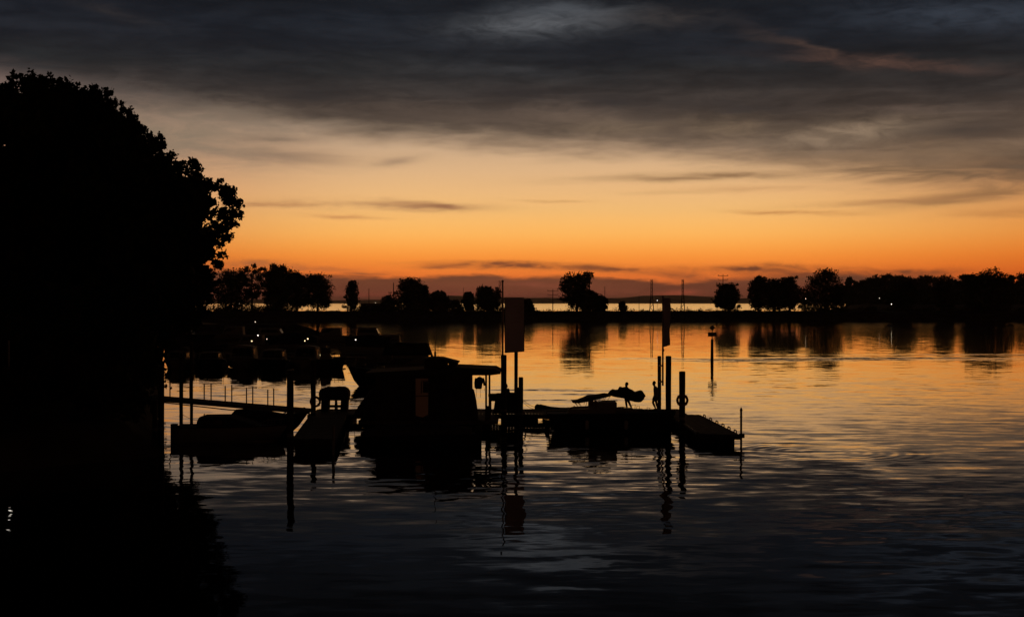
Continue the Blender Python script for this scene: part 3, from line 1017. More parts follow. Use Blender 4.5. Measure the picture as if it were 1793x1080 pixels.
# ------------------------------------------------------------------ causeway poles, masts, lamps, hut, wires
def make_poles():
    D = 585.0
    def pole(x, yt, label, r=0.2, arms=0, lattice=False, yb=545, name='power_pole', cat='pole', D=D, armw=2.0):
        X, zt, zb = wx(x, D), wz(yt, D), 3.7
        T = thing(name, label, cat, (X, D, zb), 'poles along the causeway')
        H = zt - zb
        if not lattice:
            MB().tube([(X, D, zb - 0.3), (X, D, zb + H * 0.5), (X, D, zt)], [r, r * 0.8, r * 0.6], 8).build('shaft', alloy, T)
        else:
            w0, w1 = r * 2.6, r * 1.0
            mb = MB()
            for sx_ in (-1, 1):
                for sy_ in (-1, 1):
                    mb.tube([(X + sx_ * w0, D + sy_ * w0, zb - 0.2), (X + sx_ * w1, D + sy_ * w1, zb + H * 0.55), (X + sx_ * w1, D + sy_ * w1, zt)], 0.11, 5)
            mb.build('lattice_leg', alloy, T)
            mb = MB()
            for i in range(9):
                z0_, z1_ = zb + H * i / 9, zb + H * (i + 1) / 9
                f0, f1 = max(w1, w0 + (w1 - w0) * i / 5), max(w1, w0 + (w1 - w0) * (i + 1) / 5)
                s = 1 if i % 2 else -1
                for yy in (-1, 1):
                    mb.tube([(X - s * f0, D + yy * f0, z0_), (X + s * f1, D + yy * f1, z1_)], 0.06, 4)
            mb.build('brace', alloy, T)
        for k in range(arms):
            z = zt - 0.7 - k * 1.8
            MB().box((X, D, z), (armw * (1 - 0.15 * k), 0.18, 0.18)).build('cross_arm', alloy, T)
            for s in (-1, 1):
                MB().tube([(X + s * armw * 0.45, D, z + 0.1), (X + s * armw * 0.45, D, z + 0.55)], 0.09, 6).build('insulator', alloy, T)
        return T
    pole(646, 505, "thin plain pole just right of the narrow cone shaped tree", 0.2)
    pole(683, 510, "short pole with one small cross arm over the low shrub", 0.17, 1, armw=1.4)
    pole(689, 495, "taller plain pole behind the short cross armed one", 0.26)
    pole(773.5, 508, "short thick pole standing in the wispy tree", 0.33)
    pole(811.5, 503, "hair thin pole between the low wide shrub and the slender tree", 0.12)
    pole(875.5, 491, "tall mast just left of the big banner's own pole", 0.36, lattice=True)
    pole(968, 506, "power pole with cross arms between the banner and the tall lumpy tree", 0.2, 2, armw=4.6)
    pole(1032, 488, "stout mast half hidden by the tall lumpy tree", 0.4)
    pole(1059, 501, "thin pole right of the tall lumpy tree", 0.16)
    pole(1141, 489, "lattice mast left of the narrow banner seen against the lake", 0.32, lattice=True)
    pole(1195.5, 489, "lattice mast right of the narrow banner with a small box on it", 0.32, 0, lattice=True)
    pole(1266, 480, "power pole with cross arms rising behind the ball shaped tree", 0.2, 2, armw=4.2)
    pole(1119, 517, "short thin lamp post on the causeway left of the first lattice mast", 0.1)
    # overhead wires
    for z0, x0, x1, lab in [(wz(521, D), 600, 968, "upper power line strung along the left half of the causeway"), (wz(524, D), 968, 1266, "power line strung between the two cross armed poles")]:
        A, B = Vector((wx(x0, D), D, z0)), Vector((wx(x1, D), D, z0 + 0.3))
        p = [A.lerp(B, i / 24) - Vector((0, 0, 1.0 * (1 - (2 * ((i / 24 * 3) % 1.0) - 1) ** 2))) for i in range(25)]
        tag(MB().tube(p, 0.05, 4).build('power_line', alloy), lab, 'power line')
    # low building left of the broad dark tree
    X, Z = wx(652, 575), 3.7
    T = thing('shed', "low flat roofed shed on the causeway between the cone tree and the low shrub", 'shed', (X, 575, Z))
    MB().box((X, 575, Z + 1.4), (9.0, 5, 2.8)).build('wall', concrete, T)
    MB().box((X, 575, Z + 2.95), (10.0, 6, 0.3)).build('roof', roofm, T)
    MB().box((X - 1, 572.47, Z + 1.0), (1.0, 0.06, 2.0)).build('door', darkwood, T)
    for k in (-3.2, 1.2, 3.0):
        MB().box((X + k, 572.47, Z + 1.6), (1.1, 0.06, 0.9)).build('window', darkglass, T)

    def lamp(x, y, D, zb, label, m=white, r=0.2, group='lit lamps on the far shore'):
        r *= 0.62
        X, z = wx(x, D), wz(y, D)
        T = thing('street_lamp', label, 'lamp', (X, D, zb), group)
        MB().tube([(X, D, zb - 0.2), (X, D, z - r * 0.9)], [0.07, 0.05], 6).build('post', alloy, T)
        MB().ball((X, D - 0.02, z), (r, r, r), 10, 6).build('lamp_head', m, T, True)
        MB().tube([(X, D, z + r * 0.75), (X, D, z + r * 1.25)], [r * 1.1, r * 0.4], 8).build('lamp_cap', alloy, T)
    lamp(1151, 526, 572, 3.7, "white lamp on a thin post left of the narrow banner, bright lake behind", white, 0.24)
    lamp(1410.8, 523, 575, 3.8, "pale lamp above the low dark bush under the right wood", dim, 0.24)
    lamp(1539.8, 522, 585, 3.8, "lone pale lamp in the dark wood left of the brightest lamp", dim, 0.24)
    lamp(1561, 532.5, 570, 3.8, "brightest lamp on the right shore with a streak in the water below", bright, 0.30)
    lamp(1669, 521, 585, 3.8, "bluish white lamp farthest right under the wood", dim, 0.24)
    lamp(778.5, 529.5, 566, 3.7, "tiny lamp beside the wispy tree on the causeway", dim, 0.2)
    lamp(657.5, 530, 566, 3.7, "tiny lamp in front of the low shed", dim, 0.2)
    lamp(419.5, 531.5, 566, 3.7, "tiny lamp under the airy tree left on the causeway", dim, 0.2)
    # quay lamps among the boats
    for x, y, D, m, r, lab in [(451.6, 587, 186, white, 0.14, "upper light of the pair over the windscreen boats"), (440.8, 597, 184, warm, 0.13, "lower warm light of the pair over the windscreen boats"), (467.3, 593.5, 187, dim, 0.1, "faint small light right of the left pair"),
                               (538.9, 593, 186, warm, 0.14, "higher light of the pair above the right mooring pile"), (533.7, 596.5, 184, warm, 0.12, "lower light of the pair above the right mooring pile"), (562, 621.5, 156, warm, 0.14, "brightest yellow dock light right of the mooring piles"),
                               (622.8, 594.6, 186, white, 0.13, "single white dock light left of the big cruiser"), (447, 563.4, 400, dim, 0.22, "faint light far behind the marina near the causeway foot"), (417, 567, 390, dim, 0.13, "faintest light left of the far marina light")]:
        lamp(x, y, D, 0.5 if D < 300 else 1.0, lab, m, r, 'dock lights in the marina')


make_poles()

# ------------------------------------------------------------------ boats
def hull_parts(T, L, B, f, m, rise=0.35, rake=0.10, flat=0.95, draft=0.35, deckm=None, stern=0.9, nsec=14, counter=0.0):
    """hull along local x, stern at x=0 and bow at x=L; returns deck height function"""
    def half(t):
        b = B / 2 * (1 - max(0, (t - 0.5) / 0.5) ** 2.3)
        return b * (stern + (1 - stern) * min(1, t / 0.3))
    def sheer(t): return f * (1 + rise * t * t)
    secs = []
    rim = []
    for i in range(nsec + 1):
        t = i / nsec
        xt = L * t
        xk = L * (t - rake * t ** 3) + counter * (1 - t) ** 3
        hb = max(half(t), 0.02)
        zk = -draft * (1 - t ** 5)
        zc = 0.08 + 0.35 * f * t ** 2.2
        cb = hb * (flat - 0.42 * t ** 2)
        xc = xk + (xt - xk) * 0.45
        secs.append([(xt, -hb, sheer(t)), (xt - 0.02, -hb * 1.0, sheer(t) - 0.10), (xc, -cb, zc), (xk, 0, zk), (xc, cb, zc), (xt - 0.02, hb, sheer(t) - 0.10), (xt, hb, sheer(t))])
        rim.append((xt, hb, sheer(t)))
    mb = MB()
    mb.loft(secs, False, False)
    n = 7
    mb.f.append((0, 1, 2, 3, 4, 5, 6))
    mb.build('hull', m, T, True)
    mb = MB()
    mb.loft([[(x, -h, z - 0.03), (x, 0, z + 0.03), (x, h, z - 0.03)] for x, h, z in rim], False, False)
    mb.build('deck', deckm or gelcoat, T)
    mb = MB()
    mb.tube([(x, h + 0.02, z) for x, h, z in rim], 0.035, 5)
    mb.tube([(x, -h - 0.02, z) for x, h, z in rim], 0.035, 5)
    mb.build('rub_rail', rubber, T)
    return half, sheer


def bow_rail(T, L, half, sheer, h=0.55, t0=0.55):
    mb = MB()
    pts = []
    for s in (-1, 1):
        row = [(L * t - 0.05, s * (half(t) * 0.92), sheer(t) + h * min(1, (t - t0) * 8 + 0.25)) for t in np.linspace(t0, 0.98, 8)]
        pts.append(row)
        for q in row[::2]:
            mb.tube([(q[0], q[1], q[2] - h), q], 0.014, 4)
    mb.tube(pts[0] + pts[1][::-1], 0.018, 5)
    mb.build('bow_rail', steel, T)


def fenders(T, L, half, n=2):
    for s in (-1, 1):
        for k in range(n):
            t = 0.3 + 0.3 * k
            x, y = L * t, s * (half(t) + 0.12)
            MB().tube([(x, y, 0.18), (x, y, 0.24), (x, y, 0.62), (x, y, 0.70)], [0.05, 0.11, 0.11, 0.04], 8).build('fender', whiterub, T, True)


def cabin(T, L, half, sheer, t0, t1, h, wf=0.78, slope=0.6, back=0.15, roofname='cabin_roof', wm=None, crown=0.06):
    """cabin block between hull stations t0 and t1 with sloping windscreen forward"""
    x0, x1 = L * t0, L * t1
    w = min(half(t0), half((t0 + t1) / 2)) * wf
    w1 = min(w, half(t1) * wf)
    z0 = sheer(t0) - 0.05
    z1 = z0 + h
    mb = MB()
    mb.loft([[(x0, -w, z0), (x0 + back, -w * 0.9, z1), (x0 + back, w * 0.9, z1), (x0, w, z0)], [(x1, -w1, z0), (x1 - slope, -w1 * 0.85, z1), (x1 - slope, w1 * 0.85, z1), (x1, w1, z0)]], True, True)
    c = mb.build('cabin', wm or gelcoat, T)
    mb = MB()
    mb.loft([[(x, -w * 0.95, z1), (x, -w * 0.6, z1 + crown), (x, 0, z1 + crown * 1.5), (x, w * 0.6, z1 + crown), (x, w * 0.95, z1), (x, 0, z1 - 0.02)] for x in (x0 + back - 0.15, x1 - slope + 0.2)], True, True)
    mb.build(roofname, wm or gelcoat, T, False)
    # windscreen panes and side windows, a few mm proud
    ny = 3
    for k in range(ny):
        a0, a1 = -0.86 + k * 1.74 / ny + 0.02, -0.86 + (k + 1) * 1.74 / ny - 0.02
        def pt(a, f):
            x = x1 + 0.012 - slope * f
            ww = w1 * (1 - 0.15 * f)
            return (x + 0.01, a * ww, z0 + h * f + 0.012)
        mb = MB()
        p = [pt(a0, 0.35), pt(a1, 0.35), pt(a1, 0.92), pt(a0, 0.92)]
        q = [(a[0] - 0.02, a[1], a[2] - 0.02) for a in p]
        mb.loft([p, q], True, True)
        mb.build('windscreen', darkglass, T)
    for s in (-1, 1):
        mb = MB()
        p = []
        for fx_, fz in ((0.10, 0.45), (0.85, 0.45), (0.72, 0.85), (0.12, 0.85)):
            xx = x0 + (x1 - x0) * fx_
            ww = (w + (w1 - w) * fx_) * (1 - 0.12 * fz) + 0.012
            p.append((xx, s * ww, z0 + h * fz))
        q = [(a[0], a[1] - s * 0.03, a[2]) for a in p]
        mb.loft([p, q], True, True)
        mb.build('side_window', darkglass, T)
    return x0, x1, z1, w


def place(T, loc, rz):
    T.location = loc
    T.rotation_euler = (0, 0, rz)
    return T


def row_boats():
    """boats of the near marina row, bows towards the viewer"""
    D = 150.0
    rows = [(303, 46, 7.2, 'canopy', "boat with a pale canvas canopy at the left end of the near marina row"), (356, 50, 7.6, 'low', "low open boat second from the left in the near marina row"),
            (412, 54, 8.0, 'arc', "cabin boat with a glinting curved windscreen top, middle of the near marina row"), (470, 50, 7.6, 'flat', "boat with a flat low cabin right of the curved windscreen one"),
            (527, 54, 8.2, 'arc2', "cabin boat half hidden behind the two tall mooring piles")]
    for i, (x, w, L, kind, lab) in enumerate(rows):
        B = w / FPX * D
        T = thing('motor_boat', lab, 'boat', (0, 0, 0), 'boats in the near marina row', False)
        half, sheer = hull_parts(T, L, B, 0.85 + 0.05 * (i % 3), (gelcoat, navy)[i % 2], 0.30, 0.12)
        bow_rail(T, L, half, sheer, 0.5)
        fenders(T, L, half, 2)
        if kind == 'canopy':
            cabin(T, L, half, sheer, 0.30, 0.66, 1.0, 0.8, 0.7)
            mb = MB()
            secs = []
            for xx in np.linspace(L * 0.06, L * 0.36, 5):
                secs.append([(xx, B * 0.36 * math.cos(a), sheer(0.2) + 0.1 + 1.35 * math.sin(a) ** 0.7) for a in np.linspace(0.02, PI - 0.02, 9)])
            mb.loft(secs, True, True).build('canopy', greycanvas, T)
        elif kind == 'low':
            cabin(T, L, half, sheer, 0.36, 0.66, 0.85, 0.8, 0.6)
            MB().tube([(L * 0.3, -B * 0.38, 1.0), (L * 0.28, -B * 0.38, 2.2), (L * 0.28, B * 0.38, 2.2), (L * 0.3, B * 0.38, 1.0)], 0.035, 6).build('radar_arch', steel, T)
        elif kind == 'flat':
            cabin(T, L, half, sheer, 0.28, 0.62, 1.15, 0.85, 0.35)
        else:
            cabin(T, L, half, sheer, 0.22, 0.64, 1.38, 0.85, 0.8, crown=0.14)
            MB().tube([(L * 0.26, 0.3, 2.2), (L * 0.26, 0.3, 3.2)], 0.012, 4).build('aerial', steel, T)
        place(T, (wx(x, D + 0.5), D + L, 0), -PI / 2 + (i % 3 - 1) * 0.03)
    # second and third rows, broadside
    far = [(345, 198, 8.5, 0, 'navy canvas', "dark boat in the second marina row behind the low open boat"), (430, 205, 9.0, PI, '', "cabin boat in the second marina row behind the curved windscreen boat"),
           (577, 152, 3.4, 0.1, '', "small cabin boat lying broadside under the bright yellow dock light"), (520, 210, 9.5, 0, 'canvas', "boat under a bluish canvas cover in the second row behind the mooring piles"),
           (330, 262, 10, 0, '', "farthest row boat at the left, seen past the canopy boat"), (400, 270, 10, PI, '', "farthest row boat beneath the left pair of lights"), (485, 266, 11, 0, '', "farthest row boat between the two pairs of lights"),
           (570, 262, 10, PI, '', "farthest row boat under the reflection gap of orange water"), (655, 258, 10, 0, '', "farthest row boat left of the bright line on the water"), (640, 196, 8.0, PI, 'canvas', "covered boat behind the big cruiser's bow"), (672, 205, 8.0, PI, '', "boat behind the big cruiser's wheelhouse")]
    for i, (x, D, L, rz, cov, lab) in enumerate(far):
        B = L * 0.33
        T = thing('motor_boat', lab, 'boat', (0, 0, 0), 'boats in the far marina rows', False)
        half, sheer = hull_parts(T, L, B, 1.0, (navy, gelcoat)[i % 2], 0.3, 0.10)
        bow_rail(T, L, half, sheer, 0.5)
        if cov:
            mb = MB()
            mb.loft([[(L * t, half(t) * 0.9 * math.cos(a), sheer(t) + (0.15 + 1.5 * math.sin(PI * min(1, t * 1.15)) ** 0.6) * math.sin(a)) for a in np.linspace(0, PI, 9)] for t in np.linspace(0.03, 0.82, 8)], True, True)
            mb.build('cover', canvas, T)
        else:
            cabin(T, L, half, sheer, 0.2, 0.62, 1.35 + 0.12 * (i % 3), 0.85, 0.8)
        ct, st = math.cos(rz), math.sin(rz)
        place(T, (wx(x, D) - ct * L / 2, D - st * L / 2, 0), rz)
    # pontoons the rows lie at
    for x0, x1, D, lab in [(282, 604, 161, "marina pontoon behind the near row of boats"), (505, 640, 174, "short marina pontoon behind the bright yellow dock light"), (290, 700, 186, "farthest marina pontoon carrying the pairs of lights")]:
        X0, X1 = wx(x0, D), wx(x1, D)
        T = thing('pontoon', lab, 'pontoon', ((X0 + X1) / 2, D, 0))
        MB().box(((X0 + X1) / 2, D, 0.42), (X1 - X0, 1.8, 0.14)).build('deck', deckwood, T)
        k = int((X1 - X0) / 4)
        for i in range(k):
            MB().box((X0 + (i + 0.5) * (X1 - X0) / k, D, 0.10), (2.4, 1.6, 0.5)).build('float', concrete, T)


row_boats()


def big_cruiser():
    D = 121.0
    s = D / FPX
    L = 146 * s
    T = thing('motor_yacht', "large dark cruiser with raked bow and canvas covered flybridge behind the houseboat", 'boat', (0, 0, 0), None, False)
    half, sheer = hull_parts(T, L, 2.9, 1.25, navy, 0.35, 0.13)
    bow_rail(T, L, half, sheer, 0.55)
    x0, x1, z1, w = cabin(T, L, half, sheer, 0.02, 0.60, 1.45, 0.86, 1.2)
    mb = MB()   # canvas enclosure aft, its back edge slanting
    p = [(0.55, z1 + 0.95), (2.9, z1 + 1.02), (3.9, z1 + 0.6), (4.1, z1 + 0.02), (-0.25, z1 + 0.02), (-0.45, z1 - 0.9)]
    p = [(0.30, z1 + 1.05), (2.9, z1 + 1.10), (3.9, z1 + 0.6), (4.1, z1 + 0.02), (0.0, z1 + 0.02), (-0.40, 1.3), (-0.55, 1.3)]
    mb.prism(p, -1.05, 1.05).build('canvas_enclosure', canvas, T)
    for i in range(3):
        MB().box((0.85 + i * 0.95, -1.075, z1 + 0.55), (0.75, 0.03, 0.55)).build('enclosure_window', darkglass, T)
        MB().box((0.85 + i * 0.95, 1.075, z1 + 0.55), (0.75, 0.03, 0.55)).build('enclosure_window', darkglass, T)
    MB().tube([(2.4, 0, z1 + 1.05), (2.4, 0, z1 + 1.5)], 0.03, 5).build('aerial', steel, T)
    fenders(T, L, half, 2)
    place(T, (wx(755, D), D, 0), PI)


big_cruiser()

# ------------------------------------------------------------------ piles
def pile(x, ytop, D, wpx, label, m=darkwood, lean=0.0, name='mooring_pile', cap=True):
    X, zt = wx(x, D), wz(ytop, D)
    r = wpx / FPX * D / 2
    T = thing(name, label, 'pile', (X, D, 0), 'mooring piles of the dock')
    n = 10
    zs = np.linspace(-2.5, zt - 0.02, 9)
    rng = random.Random(int(x * 7))
    MB().tube([(X + lean * z + 0.006 * rng.uniform(-1, 1), D, z) for z in zs], [r * (1 + 0.03 * rng.uniform(-1, 1)) for _ in zs], 14).build('shaft', m, T, False)
    if cap:
        MB().tube([(X + lean * zt, D, zt - 0.02), (X + lean * zt, D, zt + 0.03)], [r * 1.06, r * 0.9], 14).build('cap', steel, T)
    MB().tube([(X, D, 0.75), (X, D, 0.9)], r * 1.05, 14).build('collar', steel, T)
    return T


pile(508, 648, 67.5, 12.0, "tall pile at the near left corner of the finger dock, nearest to the viewer")
pile(548.5, 630, 82.0, 9.0, "tall pile carrying a lifebuoy at the foot of the gangway")
pile(583.5, 745, 66.6, 5.0, "short thin post at the near right corner of the left finger dock", steel)
pile(317, 618, 78.5, 6.5, "slim pile standing in front of the gangway's left end")
pile(335.2, 600, 84.5, 5.6, "slim pile standing behind the gangway's left end")
pile(882, 622, 83.0, 10.0, "thick pile under the big banner's pole, right beside the porch roof")
pile(903.5, 585, 86.0, 6.5, "slender pile reaching up behind the big banner")
pile(912, 661, 80.5, 8.0, "lower pile with a flat cap just right of the big banner")
pile(1154.6, 624, 88.0, 6.4, "thinner of the two tall piles beside the narrow banner, next to the standing person")
pile(1170.4, 624, 80.8, 10.0, "thicker of the two tall piles below the narrow banner")
pile(1194.6, 651, 77.2, 11.0, "shorter thick pile with a ring lifebuoy hung on it at the right pontoon")
pile(282, 640, 71.0, 11.0, "dark pile at the left bank's edge, taller of the two by the gangway head")
pile(271, 700, 70.5, 9.0, "stubby pile tight against the left of the taller bank pile")


def lifebuoy(x, y, D, R, label):
    p = at(x, y, D)
    T = thing('lifebuoy', label, 'lifebuoy', tuple(p), 'lifebuoys on piles')
    MB().ring(p, R * 0.8, R * 0.2, 'Y', 28, 8).build('ring', mat('faded orange buoy', (0.35, 0.10, 0.04), 0.6, 0.15, 5.0), T, True)
    mb = MB()
    for k in range(4):
        a = PI / 4 + k * PI / 2
        c = (p.x + R * 0.8 * math.cos(a), p.y, p.z + R * 0.8 * math.sin(a))
        mb.ring(c, R * 0.235, R * 0.03, 'Y', 12, 5)
    mb.build('grab_line', ropem, T)


lifebuoy(1194.8, 700.5, 76.95, 11.0 / FPX * 77, "ring lifebuoy hung on the short thick pile at the right pontoon")
lifebuoy(552, 703, 81.75, 10.0 / FPX * 82, "ring lifebuoy hung on the tall pile at the foot of the gangway")

# orange lantern on a post at the marina end of the bank
DL = 121.0
p = at(272.5, 607, DL)
T = thing('lantern', "small orange lantern on a thin post at the marina end of the left bank", 'lamp', (p.x, DL, 0.3))
MB().tube([(p.x, DL, -0.5), (p.x, DL, p.z - 0.2)], [0.07, 0.05], 6).build('post', steel, T)
MB().loft([[(p.x + s_ * math.cos(a), DL + s_ * math.sin(a), p.z + h) for a in np.linspace(0, 2 * PI, 7)[:-1]] for h, s_ in ((-0.22, 0.08), (-0.10, 0.17), (0.17, 0.20))], True, True).build('glass', orange, T)
MB().tube([(p.x, DL, p.z + 0.18), (p.x, DL, p.z + 0.27)], [0.24, 0.08], 8).build('hood', steel, T)
# white lamp on the bank, only its reflection reaches the viewer
p = Vector((-27.6, 78.0, 5.28))
T = thing('street_lamp', "white lamp on the left bank, glimpsed only as sparkles in the water", 'lamp', (p.x, p.y, 1.9))
MB().tube([(p.x, p.y, 1.7), (p.x, p.y, p.z - 0.1)], [0.06, 0.05], 8).build('post', steel, T)
MB().ball(p, 0.085, 10, 6).build('lamp_head', white, T, True)
MB().tube([(p.x, p.y, p.z + 0.1), (p.x, p.y, p.z + 0.17)], [0.2, 0.06], 8).build('lamp_cap', steel, T)

# ------------------------------------------------------------------ docks
def pontoon(name, label, corners, ztop, thick, n_planks, along, mats=(deckwood, darkwood), floats=5):
    """corners: 4 xy points near-left, near-right, far-right, far-left; planks cross it"""
    A, B, C_, D_ = [Vector((c[0], c[1], 0)) for c in corners]
    ctr = (A + B + C_ + D_) / 4
    T = thing(name, label, 'dock', (ctr.x, ctr.y, 0))
    mb = MB()
    rng = random.Random(n_planks)
    for i in range(n_planks):
        g0, g1 = i / n_planks + 0.04 / n_planks, (i + 1) / n_planks - 0.04 / n_planks
        if along == 'x':
            q = [A.lerp(B, g0), A.lerp(B, g1), D_.lerp(C_, g1), D_.lerp(C_, g0)]
        else:
            q = [A.lerp(D_, g0), B.lerp(C_, g0), B.lerp(C_, g1), A.lerp(D_, g1)]
        dz = rng.uniform(-0.006, 0.006)
        lo = [(v.x, v.y, ztop - 0.045 + dz) for v in q]
        hi = [(v.x, v.y, ztop + dz) for v in q]
        mb.loft([lo, hi], True, True)
    o = mb.build('decking', mats[0], T)
    o['kind'] = 'stuff'
    for P0, P1 in ((A, B), (B, C_), (C_, D_), (D_, A)):
        d = (P1 - P0)
        Ln = d.length
        mid = (P0 + P1) / 2
        nrm = Vector((d.y, -d.x, 0)).normalized()
        c = mid + nrm * 0.045
        MB().box((c.x, c.y, ztop - 0.13), (Ln + 0.08, 0.08, 0.22), math.atan2(d.y, d.x)).build('edge_beam', mats[1], T)
    L1 = (D_ - A).length
    for i in range(floats):
        f = (i + 0.5) / floats
        if along == 'y':
            c0, c1 = A.lerp(D_, f), B.lerp(C_, f)
        else:
            c0, c1 = A.lerp(B, f), D_.lerp(C_, f)
        c = (c0 + c1) / 2
        dd = c1 - c0
        span = (L1 if along == 'y' else (B - A).length) / floats * 0.72
        MB().box((c.x, c.y, (ztop - 0.25 - thick) / 2 + 0.0), (dd.length * 0.86, span, ztop - 0.26 + thick * 0.6), math.atan2(dd.y, dd.x)).build('float', rubber, T)
    return T


# left finger dock
ZF = 0.62
pontoon('finger_dock', "plain finger dock running away from the viewer between the covered boats and the houseboat",
        [(wx(514, 67.8), 67.8), (wx(585, 67.8), 67.8), (wx(604, 83.0), 83.0), (wx(546, 83.0), 83.0)], ZF, 0.35, 52, 'y', floats=4)
# main pontoon
ZM = 0.55
main = pontoon('main_pontoon', "long floating main dock crossing behind the houseboat and the right boat",
               [(wx(540, 83.3), 83.4), (wx(1203, 83.3), 83.4), (wx(1203, 83.3), 87.8), (wx(540, 83.3), 87.8)], ZM, 0.3, 120, 'x', floats=8)
# right pontoon
XR = [(9.45, 71.2), (11.26, 70.5), (10.95, 83.3), (9.45, 83.3)]
rp = pontoon('finger_dock', "bare pontoon at the right with a corner post and loops along one edge", XR, 0.56, 0.35, 9, 'x', floats=4)
A_, B_ = Vector((11.26, 70.5, 0)), Vector((10.95, 83.3, 0))
for f in (0.08, 0.22, 0.36, 0.51, 0.67, 0.84):
    c = A_.lerp(B_, f)
    d = (B_ - A_).normalized()
    a, b = c - d * 0.32, c + d * 0.32
    MB().tube([(a.x, a.y, 0.57), (a.x, a.y, 0.68), (a.x + d.x * 0.08, a.y + d.y * 0.08, 0.70), (b.x - d.x * 0.08, b.y - d.y * 0.08, 0.70), (b.x, b.y, 0.68), (b.x, b.y, 0.57)], 0.03, 6).build('mooring_loop', steel, rp)
rng = random.Random(3)
for k in range(9):  # edge fenders whose white colour stands in for glints along the pontoon
    f = 0.1 + 0.62 * k / 9 + rng.uniform(-0.02, 0.02)
    c = Vector((9.45, 71.2, 0)).lerp(Vector((9.45, 83.3, 0)), f)
    MB().tube([(c.x - 0.10, c.y - 0.3, 0.50), (c.x - 0.10, c.y + 0.35, 0.53)], [0.075, 0.06], 8).build('edge_fender_glint', whiterub, rp, True)
X, Yc = 11.37, 70.55
MB().tube([(X, Yc, -1.2), (X, Yc, 1.74)], 0.055, 10).build('corner_post', steel, rp)
MB().tube([(X, Yc, 1.74), (X, Yc, 1.80), (X, Yc, 1.93)], [0.075, 0.07, 0.01], 10).build('post_cap', steel, rp)
MB().ring((X, Yc, 1.45), 0.065, 0.018, 'Z', 12, 5).build('post_ring', steel, rp)
MB().tube([(X - 0.12, Yc - 0.12, 0.52), (X + 0.14, Yc - 0.12, 0.52)], [0.11, 0.11], 12).build('corner_roller', rubber, rp, True)

# gangway from the bank
def gangway():
    D = 82.3
    A, B = Vector((-20.9, D, wz(694, D))), Vector((wx(545, D), D, wz(717.5, D)))
    T = thing('gangway', "long narrow gangway with paired rail posts sloping from the left bank down to the dock", 'gangway', tuple(B))
    n = 30
    mb = MB()
    for i in range(n):
        a, b = A.lerp(B, i / n + 0.002), A.lerp(B, (i + 1) / n - 0.002)
        mb.loft([[(a.x, D - 0.6, a.z), (a.x, D + 0.6, a.z), (a.x, D + 0.6, a.z - 0.05), (a.x, D - 0.6, a.z - 0.05)], [(b.x, D - 0.6, b.z), (b.x, D + 0.6, b.z), (b.x, D + 0.6, b.z - 0.05), (b.x, D - 0.6, b.z - 0.05)]])
    o = mb.build('decking', deckwood, T)
    o['kind'] = 'stuff'
    for s in (-0.62, 0.62):
        MB().loft([[(A.x, D + s - 0.04, A.z + 0.04), (A.x, D + s + 0.04, A.z + 0.04), (A.x, D + s + 0.04, A.z - 0.2), (A.x, D + s - 0.04, A.z - 0.2)], [(B.x, D + s - 0.04, B.z + 0.04), (B.x, D + s + 0.04, B.z + 0.04), (B.x, D + s + 0.04, B.z - 0.2), (B.x, D + s - 0.04, B.z - 0.2)]]).build('side_beam', steel, T)
    for k, x in enumerate((291, 326, 363.5, 400, 437, 474)):
        for dx_, s in ((-2.0, -0.62), (2.0, 0.62)):
            X = wx(x + dx_, D)
            z = A.z + (B.z - A.z) * (X - A.x) / (B.x - A.x)
            MB().tube([(X, D + s, z), (X, D + s, z + 1.02)], 0.036, 6).build('rail_post', steel, T)
    for s in (-0.62, 0.62):
        MB().tube([(wx(289, D), D + s, A.z + 1.0 + (B.z - A.z) * 0.0), (wx(476, D), D + s, A.z + (B.z - A.z) * (wx(476, D) - A.x) / (B.x - A.x) + 1.02)], 0.005, 5).build('hand_rope', ropem, T)
    # service pipe slung underneath
    MB().tube([A + Vector((0.5, -0.66, -0.26)), A.lerp(B, 0.5) + Vector((0, -0.66, -0.33)), B + Vector((-0.5, -0.66, -0.24))], 0.035, 6).build('pipe', steel, T)


gangway()
# landing of the gangway on the bank
T = thing('landing', "dark timber landing on the left bank where the gangway starts", 'landing', (-22.2, 82.3, 1.0))
MB().box((-22.1, 82.3, wz(694, 82.3) - 0.1), (2.3, 2.4, 0.2)).build('platform', deckwood, T)
for a in (-1, 1):
    for b in (-1, 1):
        MB().tube([(-22.1 + a * 1.0, 82.3 + b * 1.0, -1.5), (-22.1 + a * 1.0, 82.3 + b * 1.0, wz(694, 82.3) - 0.2)], 0.1, 8).build('leg', darkwood, T)

# ------------------------------------------------------------------ banners
def banner_mat():
    m = bpy.data.materials.new('sun faded banner cloth')
    m.use_nodes = True
    g = G(m.node_tree)
    n = m.node_tree.nodes
    n.clear()
    tcn = g.n('ShaderNodeTexCoord')
    c = g.mix(g.noise(tcn.outputs['Object'], 1.5, 3, 0.5), (0.46, 0.43, 0.48, 1), (0.56, 0.53, 0.58, 1))
    d = g.n('ShaderNodeBsdfDiffuse')
    tr = g.n('ShaderNodeBsdfTranslucent')
    g.put(d.inputs[0], c)
    g.put(tr.inputs[0], c)
    mx = g.n('ShaderNodeMixShader')
    mx.inputs[0].default_value = 0.85
    m.node_tree.links.new(d.outputs[0], mx.inputs[1])
    m.node_tree.links.new(tr.outputs[0], mx.inputs[2])
    out = g.n('ShaderNodeOutputMaterial')
    m.node_tree.links.new(mx.outputs[0], out.inputs[0])
    return m


cloth = banner_mat()
emblem_m = mat('pale banner print', (0.40, 0.38, 0.37), 0.9, 0.1, 5.0)


